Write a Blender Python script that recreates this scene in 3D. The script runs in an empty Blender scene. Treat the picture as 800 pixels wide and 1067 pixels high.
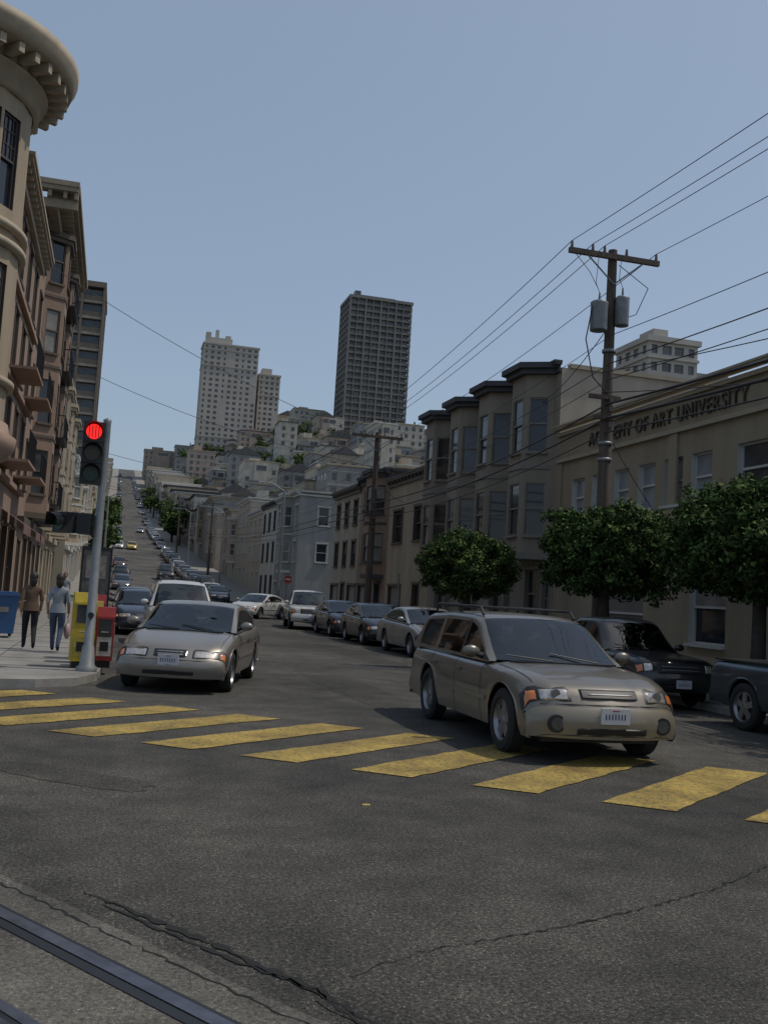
import bpy, bmesh, math, random
import numpy as np
from mathutils import Vector, Matrix
random.seed(7)
R=random.random
def U_(a,b): return a+(b-a)*random.random()
Z=Vector((0,0,1))
scene=bpy.context.scene
scene.view_settings.view_transform='Standard'
scene.view_settings.look='None'
scene.view_settings.exposure=0

# ------------------------------------------------------------------ materials
MATS={}
def M(name,col,rough=.8,metal=0.,var=.15,scale=2.,bump=0.,bscale=40.,spec=.5,coat=0.,emit=None,streak=False,estr=3.):
    if name in MATS: return MATS[name]
    m=bpy.data.materials.new(name); m.use_nodes=True
    nt=m.node_tree; n=nt.nodes; l=nt.links
    b=n['Principled BSDF']
    b.inputs['Roughness'].default_value=rough; b.inputs['Metallic'].default_value=metal
    b.inputs['Specular IOR Level'].default_value=spec
    b.inputs['Coat Weight'].default_value=coat; b.inputs['Coat Roughness'].default_value=.04
    if emit:
        b.inputs['Emission Color'].default_value=(*emit,1); b.inputs['Emission Strength'].default_value=estr
    c=(*col,1)
    if var>0:
        tc=n.new('ShaderNodeTexCoord'); mp=n.new('ShaderNodeMapping')
        l.new(tc.outputs['Object'],mp.inputs['Vector'])
        if streak: mp.inputs['Scale'].default_value=(1,1,.18)
        no=n.new('ShaderNodeTexNoise'); no.inputs['Scale'].default_value=scale; no.inputs['Detail'].default_value=8; no.inputs['Roughness'].default_value=.65
        l.new(mp.outputs['Vector'],no.inputs['Vector'])
        r=n.new('ShaderNodeValToRGB'); r.color_ramp.elements[0].position=.3; r.color_ramp.elements[1].position=.7
        r.color_ramp.elements[0].color=(*[x*(1-var) for x in col],1); r.color_ramp.elements[1].color=(*[min(1,x*(1+var)) for x in col],1)
        l.new(no.outputs['Fac'],r.inputs['Fac']); l.new(r.outputs['Color'],b.inputs['Base Color'])
    else: b.inputs['Base Color'].default_value=c
    if bump>0:
        tc=n.new('ShaderNodeTexCoord')
        no=n.new('ShaderNodeTexNoise'); no.inputs['Scale'].default_value=bscale; no.inputs['Detail'].default_value=4
        l.new(tc.outputs['Object'],no.inputs['Vector'])
        bp=n.new('ShaderNodeBump'); bp.inputs['Strength'].default_value=bump; bp.inputs['Distance'].default_value=.01
        l.new(no.outputs['Fac'],bp.inputs['Height']); l.new(bp.outputs['Normal'],b.inputs['Normal'])
    MATS[name]=m; return m

def asphalt(name,base=.055,speck=1.0,tint=(1,1,1)):
    m=bpy.data.materials.new(name); m.use_nodes=True; nt=m.node_tree;n=nt.nodes;l=nt.links;b=n['Principled BSDF']
    tc=n.new('ShaderNodeTexCoord')
    def noise(s,d,ro=.6):
        x=n.new('ShaderNodeTexNoise'); x.inputs['Scale'].default_value=s; x.inputs['Detail'].default_value=d; x.inputs['Roughness'].default_value=ro
        l.new(tc.outputs['Object'],x.inputs['Vector']); return x
    big=noise(.22,6); mid=noise(1.6,8,.7); fine=noise(46,5,.85)
    vor=n.new('ShaderNodeTexVoronoi'); vor.inputs['Scale'].default_value=70; l.new(tc.outputs['Object'],vor.inputs['Vector'])
    r1=n.new('ShaderNodeValToRGB'); e=r1.color_ramp.elements; e[0].position=.38;e[1].position=.64
    e[0].color=(base*.64*tint[0],base*.64*tint[1],base*.64*tint[2],1); e[1].color=(base*1.32*tint[0],base*1.29*tint[1],base*1.22*tint[2],1); l.new(big.outputs['Fac'],r1.inputs['Fac'])
    r2=n.new('ShaderNodeValToRGB'); e=r2.color_ramp.elements; e[0].position=.3;e[1].position=.72;e[0].color=(.55,.55,.55,1);e[1].color=(1.36,1.34,1.3,1); l.new(mid.outputs['Fac'],r2.inputs['Fac'])
    r3=n.new('ShaderNodeValToRGB'); e=r3.color_ramp.elements; e[0].position=.40;e[1].position=.62;e[0].color=(.28,.28,.28,1);e[1].color=(2.5,2.4,2.2,1); l.new(fine.outputs['Fac'],r3.inputs['Fac'])
    r4=n.new('ShaderNodeValToRGB'); e=r4.color_ramp.elements; e[0].position=.14;e[1].position=.30;e[0].color=(3.0,2.9,2.7,1);e[1].color=(.80,.80,.80,1); l.new(vor.outputs['Distance'],r4.inputs['Fac'])
    def mul(a,bb,f=1):
        x=n.new('ShaderNodeMix'); x.data_type='RGBA'; x.blend_type='MULTIPLY'; x.inputs['Factor'].default_value=f
        l.new(a,x.inputs['A']); l.new(bb,x.inputs['B']); return x.outputs['Result']
    o=mul(r1.outputs['Color'],r2.outputs['Color']); o=mul(o,r3.outputs['Color'],speck); o=mul(o,r4.outputs['Color'],speck)
    l.new(o,b.inputs['Base Color']); b.inputs['Roughness'].default_value=.88; b.inputs['Specular IOR Level'].default_value=.3
    bp=n.new('ShaderNodeBump'); bp.inputs['Strength'].default_value=.8; bp.inputs['Distance'].default_value=.014
    l.new(fine.outputs['Fac'],bp.inputs['Height']); l.new(bp.outputs['Normal'],b.inputs['Normal'])
    MATS[name]=m; return m

def thin_glass(name,tint,boost):
    # tinted thin pane: fresnel mix of see-through tint and mirror reflection
    m=bpy.data.materials.new(name); m.use_nodes=True; nt=m.node_tree;n=nt.nodes;l=nt.links
    n.remove(n['Principled BSDF']); out=n['Material Output']
    t=n.new('ShaderNodeBsdfTransparent'); t.inputs['Color'].default_value=(*tint,1)
    g=n.new('ShaderNodeBsdfGlossy'); g.inputs['Roughness'].default_value=.02; g.inputs['Color'].default_value=(.92,.96,1,1)
    f=n.new('ShaderNodeLayerWeight'); f.inputs['Blend'].default_value=boost
    mx=n.new('ShaderNodeMixShader'); l.new(f.outputs['Fresnel'],mx.inputs[0]); l.new(t.outputs[0],mx.inputs[1]); l.new(g.outputs[0],mx.inputs[2]); l.new(mx.outputs[0],out.inputs['Surface'])
    MATS[name]=m; return m

asph=asphalt('asphalt',.060)
asph2=asphalt('asphalt_hill',.085,.3)
asphp=asphalt('asphalt_patch',.048)
conc=M('concrete',(.22,.21,.19),.9,var=.25,scale=1.2,bump=.4,bscale=60)
concd=asphalt('concrete_track',.115,.5,(1.0,.98,.93))
curbm=M('curb',(.25,.24,.22),.9,var=.3,scale=3,bump=.4)
terr=M('terrain',(.09,.10,.07),1,var=.4,scale=.05)
rail_m=M('rail_steel',(.17,.17,.19),.4,.9,var=.4,scale=6)
black=M('black',(.012,.012,.013),.5,var=0)
inter=M('interior_grey',(.035,.033,.03),.8,var=.2,scale=5)
seatm=M('seat_fabric',(.075,.068,.06),.9,var=.2,scale=9)
rubber=M('rubber',(.018,.018,.018),.85,var=.2,scale=20)
chrome=M('chrome',(.50,.50,.51),.15,1,var=0)
rimm=M('rim_alloy',(.30,.30,.31),.35,.8,var=.1)
carglass=thin_glass('car_glass',(.42,.50,.50),.40)
lens=M('lamp_lens',(.50,.46,.42),.12,.6,var=.35,scale=18,coat=1)
fogl=M('fog_lens',(.12,.12,.12),.12,.5,var=.3,scale=18,coat=1)
orange=M('turn_lens',(.60,.17,.04),.2,0,var=.1,coat=1)
redl=M('tail_lens',(.35,.01,.01),.2,0,var=.1,coat=1)
plate=M('plate',(.50,.50,.52),.5,var=.05)
wood=M('pole_wood',(.10,.075,.058),.9,var=.4,scale=6,bump=.6,bscale=25,streak=True)
wirem=M('wire',(.03,.03,.032),.6,var=0)
steel=M('galv_steel',(.23,.24,.25),.5,.4,var=.2,scale=8)
gl1=M('window_glass_dark',(.02,.024,.03),.06,0,var=.3,scale=.8,spec=.6)
gl2=M('window_glass_mid',(.06,.065,.07),.1,0,var=.5,scale=1.2,spec=.6)
gl3=M('window_curtain',(.20,.19,.17),.35,0,var=.35,scale=2,spec=.6)
gld=M('window_far_hazed',(.085,.09,.095),.3,0,var=.4,scale=.4)  # paler than near panes: distance haze put into the glass colour
GL=[gl1,gl1,gl2,gl3]

# ------------------------------------------------------------------ mesh builder
class MB:
    def __init__(s): s.v=[];s.f=[];s.m=[];s.sm=[];s.mats=[]
    def mi(s,mat):
        if mat not in s.mats: s.mats.append(mat)
        return s.mats.index(mat)
    def add(s,vs,fs,mat,smooth=False):
        o=len(s.v); s.v.extend([tuple(v) for v in vs]); k=s.mi(mat)
        for f in fs: s.f.append([i+o for i in f]); s.m.append(k); s.sm.append(smooth)
    def box(s,x0,x1,y0,y1,z0,z1,mat):
        s.add([(x0,y0,z0),(x1,y0,z0),(x1,y1,z0),(x0,y1,z0),(x0,y0,z1),(x1,y0,z1),(x1,y1,z1),(x0,y1,z1)],
          [(0,3,2,1),(4,5,6,7),(0,1,5,4),(1,2,6,5),(2,3,7,6),(3,0,4,7)],mat)
    def obox(s,O,U,N,u0,u1,v0,v1,n0,n1,mat):
        P=lambda u,v,n:O+U*u+Z*v+N*n
        s.add([P(u0,v0,n1),P(u1,v0,n1),P(u1,v0,n0),P(u0,v0,n0),P(u0,v1,n1),P(u1,v1,n1),P(u1,v1,n0),P(u0,v1,n0)],
          [(0,3,2,1),(4,5,6,7),(0,1,5,4),(1,2,6,5),(2,3,7,6),(3,0,4,7)],mat)
    def cyl(s,p0,p1,r0,r1,n,mat,caps=True,smooth=True):
        p0=Vector(p0);p1=Vector(p1);d=(p1-p0).normalized()
        a=d.orthogonal().normalized();b=d.cross(a)
        vs=[]
        for p,r in((p0,r0),(p1,r1)):
            for i in range(n):
                t=2*math.pi*i/n; vs.append(p+a*math.cos(t)*r+b*math.sin(t)*r)
        s.add(vs,[(i,(i+1)%n,n+(i+1)%n,n+i) for i in range(n)],mat,smooth)
        if caps:
            s.add(vs[:n],[list(range(n))[::-1]],mat); s.add(vs[n:],[list(range(n))],mat)
    def tube(s,pts,rs,n,mat):
        for i in range(len(pts)-1): s.cyl(pts[i],pts[i+1],rs[i],rs[i+1],n,mat,caps=(i in(0,len(pts)-2)))
    def lathe(s,prof,n,mat,axis='y',o=(0,0,0),smooth=True):
        vs=[];o=Vector(o)
        for (a,r) in prof:
            for i in range(n):
                t=2*math.pi*i/n
                if axis=='y': vs.append(o+Vector((r*math.cos(t),a,r*math.sin(t))))
                else: vs.append(o+Vector((r*math.cos(t),r*math.sin(t),a)))
        fs=[]
        for k in range(len(prof)-1):
            for i in range(n): fs.append((k*n+i,k*n+(i+1)%n,(k+1)*n+(i+1)%n,(k+1)*n+i))
        s.add(vs,fs,mat,smooth)
    def prism(s,pts,z0,z1,mat,mat_top=None):
        n=len(pts); vs=[(p[0],p[1],z0) for p in pts]+[(p[0],p[1],z1) for p in pts]
        s.add(vs,[(i,(i+1)%n,n+(i+1)%n,n+i) for i in range(n)],mat)
        s.add(vs[n:],[list(range(n))],mat_top or mat); s.add(vs[:n],[list(range(n))[::-1]],mat)
    def sphere(s,c,r,mat,n=16,sc=(1,1,1)):
        c=Vector(c);prof=[(-math.cos(math.pi*k/(n//2)),math.sin(math.pi*k/(n//2))+1e-4) for k in range(n//2+1)]
        vs=[];
        for a,q in prof:
            for i in range(n):
                t=2*math.pi*i/n; vs.append(c+Vector((q*math.cos(t)*r*sc[0],q*math.sin(t)*r*sc[1],a*r*sc[2])))
        fs=[(k*n+i,k*n+(i+1)%n,(k+1)*n+(i+1)%n,(k+1)*n+i) for k in range(len(prof)-1) for i in range(n)]
        s.add(vs,fs,mat,True)
    def mesh(s,name,fixn=False,sharp=None):
        me=bpy.data.meshes.new(name); me.from_pydata(s.v,[],s.f)
        for m in s.mats: me.materials.append(m)
        me.polygons.foreach_set('material_index',s.m); me.polygons.foreach_set('use_smooth',s.sm)
        me.update()
        if fixn:
            bm=bmesh.new(); bm.from_mesh(me); bmesh.ops.remove_doubles(bm,verts=bm.verts,dist=.0004)
            bmesh.ops.recalc_face_normals(bm,faces=bm.faces); bm.to_mesh(me); bm.free()
        if sharp: me.set_sharp_from_angle(angle=math.radians(sharp))
        return me
    def obj(s,name,loc=(0,0,0),rz=0,parent=None,**k):
        o=bpy.data.objects.new(name,s.mesh(name,**k)); scene.collection.objects.link(o)
        o.location=loc; o.rotation_euler=(0,0,rz)
        if parent: o.parent=parent
        return o

# ------------------------------------------------------------------ terrain
_nd=[(-3000,0),(66,0),(85,.25),(110,1.4),(160,5),(260,14.5),(370,27),(520,48),(700,78),(780,84),(900,80),(3000,60)]
def _p(y): return float(np.interp(y,[a for a,b in _nd],[b for a,b in _nd]))
def prof_s(y): return sum(_p(y+k) for k in(-16,-8,0,8,16))/5 if y>90 else _p(y)
NY=[10*i for i in range(0,120)]; NZ=[prof_s(y) for y in NY]
def prof(y): return float(np.interp(y,NY,NZ))
def sst(t): t=max(0,min(1,t)); return t*t*(3-2*t)
def H(x,y):
    e=26*sst((x-22)/60)*sst((y-140)/280)+6*sst((-x-15)/60)*sst((y-140)/280)
    e*=1-sst((x-260)/200)
    return prof(y)+e
mb=MB()
xs=[-3000,-1500,-700,-400,-250,-150,-100,-70,-50,-35,-20,-10,0,10,20,30,40,50,60,75,90,110,140,170,200,240,280,330,400,500,700,1200,3000]
ys=[-3000,-1000,-300,-100,-50]+NY+[1500,3000]
vs=[(x,y,H(x,y)-.06) for y in ys for x in xs]; n=len(xs)
mb.add(vs,[(j*n+i,j*n+i+1,(j+1)*n+i+1,(j+1)*n+i) for j in range(len(ys)-1) for i in range(n-1)],terr,True)
mb.obj('ground')
mb=MB(); mb.add([(-140,-120,0),(160,-120,0),(160,80,0),(-140,80,0)],[(0,1,2,3)],asph); mb.obj('road')
mb=MB()
ysr=[80]+[y for y in NY if 90<=y<=800]
vs=[];
for y in ysr: vs+=[(0,y,prof(y)+.02),(10,y,prof(y)+.02)]
mb.add(vs,[(2*i,2*i+1,2*i+3,2*i+2) for i in range(len(ysr)-1)],asph2); mb.obj('road')
for (a,b) in((-3.6,-.0),(10.0,14.5)):
    mb=MB(); vs=[]
    for y in ysr: vs+=[(a,y,prof(y)+.15),(b,y,prof(y)+.15),(a,y,prof(y)-.2),(b,y,prof(y)-.2)]
    fs=[]
    for i in range(len(ysr)-1):
        k=4*i; fs+=[(k,k+1,k+5,k+4),(k+1,k+3,k+7,k+5),(k,k+4,k+6,k+2)]
    fs.append((0,2,3,1)); mb.add(vs,fs,conc); mb.obj('sidewalk')
def sidewalk(pts,z=.12):
    mb=MB(); mb.prism(pts,-.05,z,curbm,conc); mb.obj('sidewalk')
sidewalk([(0,67),(-60,67),(-60,57),(-2.6,15.35),(-1.6,15.1),(-.9,15.25),(-.35,15.7),(-.06,16.6),(0,18)])
sidewalk([(10,67),(10,7.5),(10.3,6.4),(11.2,5.4),(13,4.0),(60,-30),(120,-30),(120,67)])
jm=M('joint_dark',(.07,.07,.065),.95,var=0)
mb=MB()
y=17.5
while y<66: mb.box(-3.4,-.2,y-.01,y+.01,.12,.1245,jm); mb.box(10.2,14.4,y-.01,y+.01,.12,.1245,jm); y+=1.6
mb.box(-1.81,-1.79,17.5,66,.12,.1235,jm); mb.box(-.2,-.19,17.5,66,.12,.1235,jm); mb.box(10.19,10.2,8,66,.12,.1235,jm)
mb.obj('sidewalk_joints')
mb=MB()
def blob(cx,cy,lx,ly,rot,z=.0035,k=40,j=.3):
    pts=[]
    for i in range(k):
        t=2*math.pi*i/k; c=math.cos(t);s_=math.sin(t); q=1/max(abs(c),abs(s_))**.6*(1+U_(-j,j)*.3)
        x=lx*c*q;y=ly*s_*q; pts.append((cx+x*math.cos(rot)-y*math.sin(rot),cy+x*math.sin(rot)+y*math.cos(rot),z))
    mb.add(pts,[list(range(k))],asphp)
blob(4.2,17.5,.5,3.5,0); blob(6.6,26,.45,5,.02); blob(-.2,8.6,.8,.25,-.7); blob(3.0,30,.5,6,0); blob(1.2,3.75,.35,.12,-.9)
mb.obj('road_patch')
def yellow():
    m=bpy.data.materials.new('yellow_paint'); m.use_nodes=True; nt=m.node_tree;n=nt.nodes;l=nt.links;b=n['Principled BSDF']
    tc=n.new('ShaderNodeTexCoord')
    a=n.new('ShaderNodeTexNoise'); a.inputs['Scale'].default_value=20; a.inputs['Detail'].default_value=9; a.inputs['Roughness'].default_value=.9; l.new(tc.outputs['Object'],a.inputs['Vector'])
    c=n.new('ShaderNodeTexNoise'); c.inputs['Scale'].default_value=1.8; c.inputs['Detail'].default_value=7; l.new(tc.outputs['Object'],c.inputs['Vector'])
    r=n.new('ShaderNodeValToRGB'); r.color_ramp.elements[0].position=.42; r.color_ramp.elements[1].position=.53
    r.color_ramp.elements[0].color=(.10,.085,.05,1); r.color_ramp.elements[1].color=(.42,.29,.05,1); l.new(a.outputs['Fac'],r.inputs['Fac'])
    r2=n.new('ShaderNodeValToRGB'); r2.color_ramp.elements[0].position=.3; r2.color_ramp.elements[1].position=.65
    r2.color_ramp.elements[0].color=(.50,.48,.50,1); r2.color_ramp.elements[1].color=(1.1,1.1,1.1,1); l.new(c.outputs['Fac'],r2.inputs['Fac'])
    x=n.new('ShaderNodeMix'); x.data_type='RGBA'; x.blend_type='MULTIPLY'; x.inputs['Factor'].default_value=1
    l.new(r.outputs['Color'],x.inputs['A']); l.new(r2.outputs['Color'],x.inputs['B']); l.new(x.outputs['Result'],b.inputs['Base Color'])
    b.inputs['Roughness'].default_value=.8; return m
yel=yellow()
mb=MB()
ax=Vector((-.81,.586,0)).normalized(); bd=Vector((.772,.636,0)).normalized()
for k in range(-2,10):
    e=Vector((6.55,9.33,0))+Vector((-.92,.667,0))*k
    s=e-bd*2.85
    w=ax*.3
    vs=[];N=14
    for i in range(N+1):
        p=s.lerp(e,i/N); vs.append(p-w*(1+U_(-.07,.05))+Z*.008); vs.append(p+w*(1+U_(-.07,.05))+Z*.008)
    mb.add(vs,[(2*i,2*i+2,2*i+3,2*i+1) for i in range(N)],yel)
mb.obj('crosswalk_marking')
td=Vector((.92,-1.38,0)).normalized(); tn=Vector((-td.y,td.x,0))
if tn.x<0: tn=-tn
T0=Vector((-.36,5.18,0))
def strip(o0,o1,z,mat,mb,seg=40,jit=0):
    vs=[]
    for i in range(seg+1):
        s=-30+50*i/seg
        p=T0+td*s
        vs.append(p+tn*(o0)+Z*z); vs.append(p+tn*(o1+U_(-jit,jit))+Z*z)
    mb.add(vs,[(2*i,2*i+1,2*i+3,2*i+2) for i in range(seg)],mat)
mb=MB(); strip(-2.2,.27,.004,concd,mb,400,.012); mb.obj('track_concrete')
mb=MB()
for o in(-0.03,-1.10):
    strip(o-.10,o-.045,.0085,black,mb); strip(o-.04,o+.03,.012,rail_m,mb); strip(o+.035,o+.055,.0085,black,mb)
strip(-.60,-.57,.0085,black,mb); strip(-.57,-.52,.012,rail_m,mb); strip(-.65,-.60,.012,rail_m,mb)
mb.obj('cable_car_rail')
crk=M('crack',(.012,.012,.012),1,var=0)
mb=MB()
def crack(pts,w,z=.0055):
    P=[Vector((*p,z)) for p in pts]; out=[]
    for i in range(len(P)-1):
        m_=max(2,int((P[i+1]-P[i]).length/.04))
        for j in range(m_): out.append(P[i].lerp(P[i+1],j/m_)+Vector((U_(-.016,.016),U_(-.016,.016),0)))
    out.append(P[-1]); vs=[]
    for i,p in enumerate(out):
        d=(out[min(i+1,len(out)-1)]-out[max(0,i-1)]).normalized(); nn=Vector((-d.y,d.x,0)); ww=w*U_(.2,1.3)*(1-abs(2*i/len(out)-1)**3*.8)
        vs+= [p-nn*ww,p+nn*ww]
    mb.add(vs,[(2*i,2*i+1,2*i+3,2*i+2) for i in range(len(out)-1)],crk)
crack([(.0,5.45),(.25,5.1),(.6,4.6),(.93,4.08),(1.1,3.7)],.024)
crack([(.1,5.25),(.35,4.85),(.7,4.35),(.93,4.08)],.014)
crack([(.93,4.08),(1.5,4.45),(2.3,4.7),(3.0,5.0),(3.6,5.3),(5.0,6.2)],.007)
crack([(.93,4.08),(1.1,3.6),(1.3,3.0)],.012)
crack([(-2.9,9.1),(-1.3,6.75),(-.35,5.52),(0.1,4.85),(.72,3.93),(1.4,2.9)],.008,.0065)
crack([(-.5,10.2),(1.2,8.6),(2.9,7.6),(3.6,6.6)],.003)
mb.obj('road_crack')
mb=MB(); mb.box(2.0,2.06,7.5,7.54,.0,.012,M('leaf_litter',(.45,.33,.12),.9)); mb.obj('leaf_litter')
mb=MB(); mb.lathe([(0.002,0.001),(.006,.36),(.006,.40),(0,.42)],32,M('iron',(.04,.038,.035),.6,.5,var=.4,scale=30),axis='z',o=(6.0,22,0)); mb.obj('manhole_cover')

# ------------------------------------------------------------------ facade tools
def facade(mb,O,Ud,W,Hh,wins,wall,frame,depth=.16,fw=.05,trim=.09,sill=True,glass=None,lattice=False):
    N=Ud.cross(Z)
    us=sorted({0,W}|{w[0] for w in wins}|{w[1] for w in wins}); vz=sorted({0,Hh}|{w[2] for w in wins}|{w[3] for w in wins})
    P=lambda u,v,n=0:O+Ud*u+Z*v+N*n
    for i in range(len(us)-1):
        for j in range(len(vz)-1):
            cu=(us[i]+us[i+1])/2;cv=(vz[j]+vz[j+1])/2
            if any(w[0]<cu<w[1] and w[2]<cv<w[3] for w in wins): continue
            mb.add([P(us[i],vz[j]),P(us[i+1],vz[j]),P(us[i+1],vz[j+1]),P(us[i],vz[j+1])],[(0,1,2,3)],wall)
    for w in wins:
        a,b,c,d=w[:4]; D=-depth
        mb.add([P(a,c),P(b,c),P(b,d),P(a,d),P(a,c,D),P(b,c,D),P(b,d,D),P(a,d,D)],[(0,4,5,1),(1,5,6,2),(2,6,7,3),(3,7,4,0)],frame)
        g=glass or random.choice(GL)
        if len(w)>4: g=w[4]
        h=c+(d-c)*.52
        g2=random.choice([g,g,gl3]) if g in(gl1,gl2) and not glass else g
        mb.add([P(a,c,D),P(b,c,D),P(b,h,D),P(a,h,D)],[(0,1,2,3)],g); mb.add([P(a,h,D+.03),P(b,h,D+.03),P(b,d,D+.03),P(a,d,D+.03)],[(0,1,2,3)],g2)
        if fw>0:
            e=.003
            mb.obox(O,Ud,N,a+e,a+fw,c+e,d-e,D+.002,D+.07,frame); mb.obox(O,Ud,N,b-fw,b-e,c+e,d-e,D+.002,D+.07,frame)
            mb.obox(O,Ud,N,a+fw,b-fw,c+e,c+fw,D+.002,D+.068,frame); mb.obox(O,Ud,N,a+fw,b-fw,d-fw,d-e,D+.002,D+.068,frame)
            mb.obox(O,Ud,N,a+fw,b-fw,h-.03,h+.03,D+.002,D+.075,frame)
            if lattice:
                for t in(.25,.5,.75): mb.obox(O,Ud,N,a+(b-a)*t-.012,a+(b-a)*t+.012,h+.03,d-fw,D+.002,D+.06,frame)
                for t in(.33,.66): mb.obox(O,Ud,N,a+fw,b-fw,h+(d-h)*t-.012,h+(d-h)*t+.012,D+.002,D+.055,frame)
        if trim>0:
            mb.obox(O,Ud,N,a-trim,a-.002,c,d,.002,.035,frame); mb.obox(O,Ud,N,b+.002,b+trim,c,d,.002,.035,frame)
            mb.obox(O,Ud,N,a-trim-.03,b+trim+.03,d+.002,d+trim*1.3,.002,.07,frame)
        if sill: mb.obox(O,Ud,N,a-trim-.03,b+trim+.03,c-.08,c-.002,.002,.11,frame)
def cornice(mb,O,Ud,W,z,proj,h,mat,dent=.5,ext=.0):
    N=Ud.cross(Z)
    mb.obox(O,Ud,N,-ext,W+ext,z,z+h*.35,.003,proj*.35,mat)
    mb.obox(O,Ud,N,-ext,W+ext,z+h*.62,z+h*.8,.003,proj*.9,mat)
    mb.obox(O,Ud,N,-ext-.02,W+ext+.02,z+h*.8+.002,z+h,.003,proj,mat)
    if dent:
        k=int(W/dent)
        for i in range(k+1):
            u=min(W-.15,i*W/k+.01); mb.obox(O,Ud,N,u,u+.14,z+h*.35+.002,z+h*.62-.002,.003,proj*.75,mat)
def shell(mb,x0,x1,y0,y1,z0,z1,wall,roof,skip=''):
    if 'l' not in skip: mb.add([(x0,y1,z0),(x0,y0,z0),(x0,y0,z1),(x0,y1,z1)],[(0,1,2,3)],wall)
    if 'r' not in skip: mb.add([(x1,y0,z0),(x1,y1,z0),(x1,y1,z1),(x1,y0,z1)],[(0,1,2,3)],wall)
    if 'f' not in skip: mb.add([(x0,y0,z0),(x1,y0,z0),(x1,y0,z1),(x0,y0,z1)],[(0,1,2,3)],wall)
    if 'b' not in skip: mb.add([(x1,y1,z0),(x0,y1,z0),(x0,y1,z1),(x1,y1,z1)],[(0,1,2,3)],wall)
    mb.add([(x0,y0,z1-.25),(x1,y0,z1-.25),(x1,y1,z1-.25),(x0,y1,z1-.25)],[(0,1,2,3)],roof)
roofm=M('roof_tar',(.10,.10,.10),.95,var=.3)
def W_(name,c): return M('stucco_'+name,c,.92,var=.2,scale=.9,bump=.25,bscale=30,streak=True)
NX=Vector((0,-1,0)); PX=Vector((0,1,0)); FY=Vector((1,0,0))

def bay(mb,O,Ud,u0,u1,proj,z0,z1,rows,wall,frame,cap,side=.5,capproj=.35,lat=False,glass=None):
    N=Ud.cross(Z)
    P=[O+Ud*u0,O+Ud*(u0+side)+N*proj,O+Ud*(u1-side)+N*proj,O+Ud*u1]
    for i in range(3):
        a=P[i].copy();b=P[i+1].copy();d=(b-a);L=d.length;d.normalize()
        a.z=z0
        m_=.16 if L<1.3 else .2
        wins=[]
        for (c,e) in rows:
            if L>1.9: wins+= [(m_,L/2-.08,c-z0,e-z0),(L/2+.08,L-m_,c-z0,e-z0)]
            else: wins.append((m_,L-m_,c-z0,e-z0))
        facade(mb,a,d,L,z1-z0,wins,wall,frame,depth=.1,trim=0,lattice=lat,glass=glass)
    def ring(k): 
        c=(P[0]+P[3])/2
        return [(p+ (p-c).normalized()*k) for p in P]
    for (k,a,b,m) in((.06,z0-.18,z0+.05,frame),(capproj*.6,z1,z1+.18,cap),(capproj,z1+.182,z1+.38,cap)):
        mb.prism([(p.x,p.y) for p in ring(k)],a,b,m)
    for zz in [ (rows[i][1]+rows[i+1][0])/2 for i in range(len(rows)-1)]:
        mb.prism([(p.x,p.y) for p in ring(.05)],zz-.06,zz+.06,frame)

# ------------------------------------------------------------------ right side buildings
tan=W_('tan',(.29,.235,.16)); tant=M('tan_trim',(.36,.30,.215),.85,var=.12)
whitef=M('frame_white',(.50,.49,.45),.6,var=.1)
uglass=M('window_blind',(.24,.26,.28),.2,0,var=.3,scale=1.5,spec=.7)
mb=MB(); X0=14.5; Y0=3.0; Y1=31.2
O=Vector((X0,Y1,0))
wins=[]
for yc,w in((29.6,.9),(28.2,.9),(26.75,.9),(25.3,.95),(23.9,.95),(22.55,.95),(20.4,1.25),(18.2,1.25),(15.5,1.25),(12,1.25),(9,1.25),(6,1.25)):
    u=Y1-yc; wins.append((u-w/2,u+w/2,4.55,5.85,random.choice([uglass,uglass,gl2])))
wins+=[(3.0,6.0,0.1,2.9,M('garage_door',(.16,.14,.12),.7,var=.1)),(8.3,9.9,.9,2.7,gl1),(14,15.1,.1,2.5,M('door_dark',(.04,.03,.025),.5))]
facade(mb,O,NX,Y1-Y0,7.55,wins,tan,whitef,depth=.2,trim=0)
shell(mb,X0,40,Y0,Y1,0,7.55,tan,roofm,'l')
cornice(mb,O,NX,Y1-Y0,7.42,.32,.32,tant,0)
N=NX.cross(Z)
mb.obox(O,NX,N,0,Y1-Y0,6.5,6.62,.003,.12,tant); mb.obox(O,NX,N,0,Y1-Y0,3.6,3.8,.003,.1,tant); mb.obox(O,NX,N,0,Y1-Y0,0,.6,.003,.05,tant)
for u in (0,7.15,12.0,18,24): mb.obox(O,NX,N,u,u+.4,3.81,6.49,.003,.07,tan)
uni=mb.obj('university_building')
tx=bpy.data.curves.new('sign_letters','FONT'); tx.body='ACADEMY OF ART UNIVERSITY'; tx.size=.60; tx.extrude=.03; tx.space_character=1.15; tx.align_x='LEFT'
to=bpy.data.objects.new('sign_letters',tx); scene.collection.objects.link(to); to.parent=uni
to.rotation_euler=(math.radians(90),0,math.radians(-90)); to.location=(X0-.04,28.9,6.82)
tx.materials.append(M('letter_metal',(.09,.07,.045),.6,var=0))
bpy.context.view_layer.update()
to.scale=(8.3/max(.1,to.dimensions.x),1,1)
mb=MB(); mb.box(19,21,22,24,7.3,8.3,steel); mb.box(18.6,18.9,19,19.3,7.3,8.8,steel); mb.obj('rooftop_vent')

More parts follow.
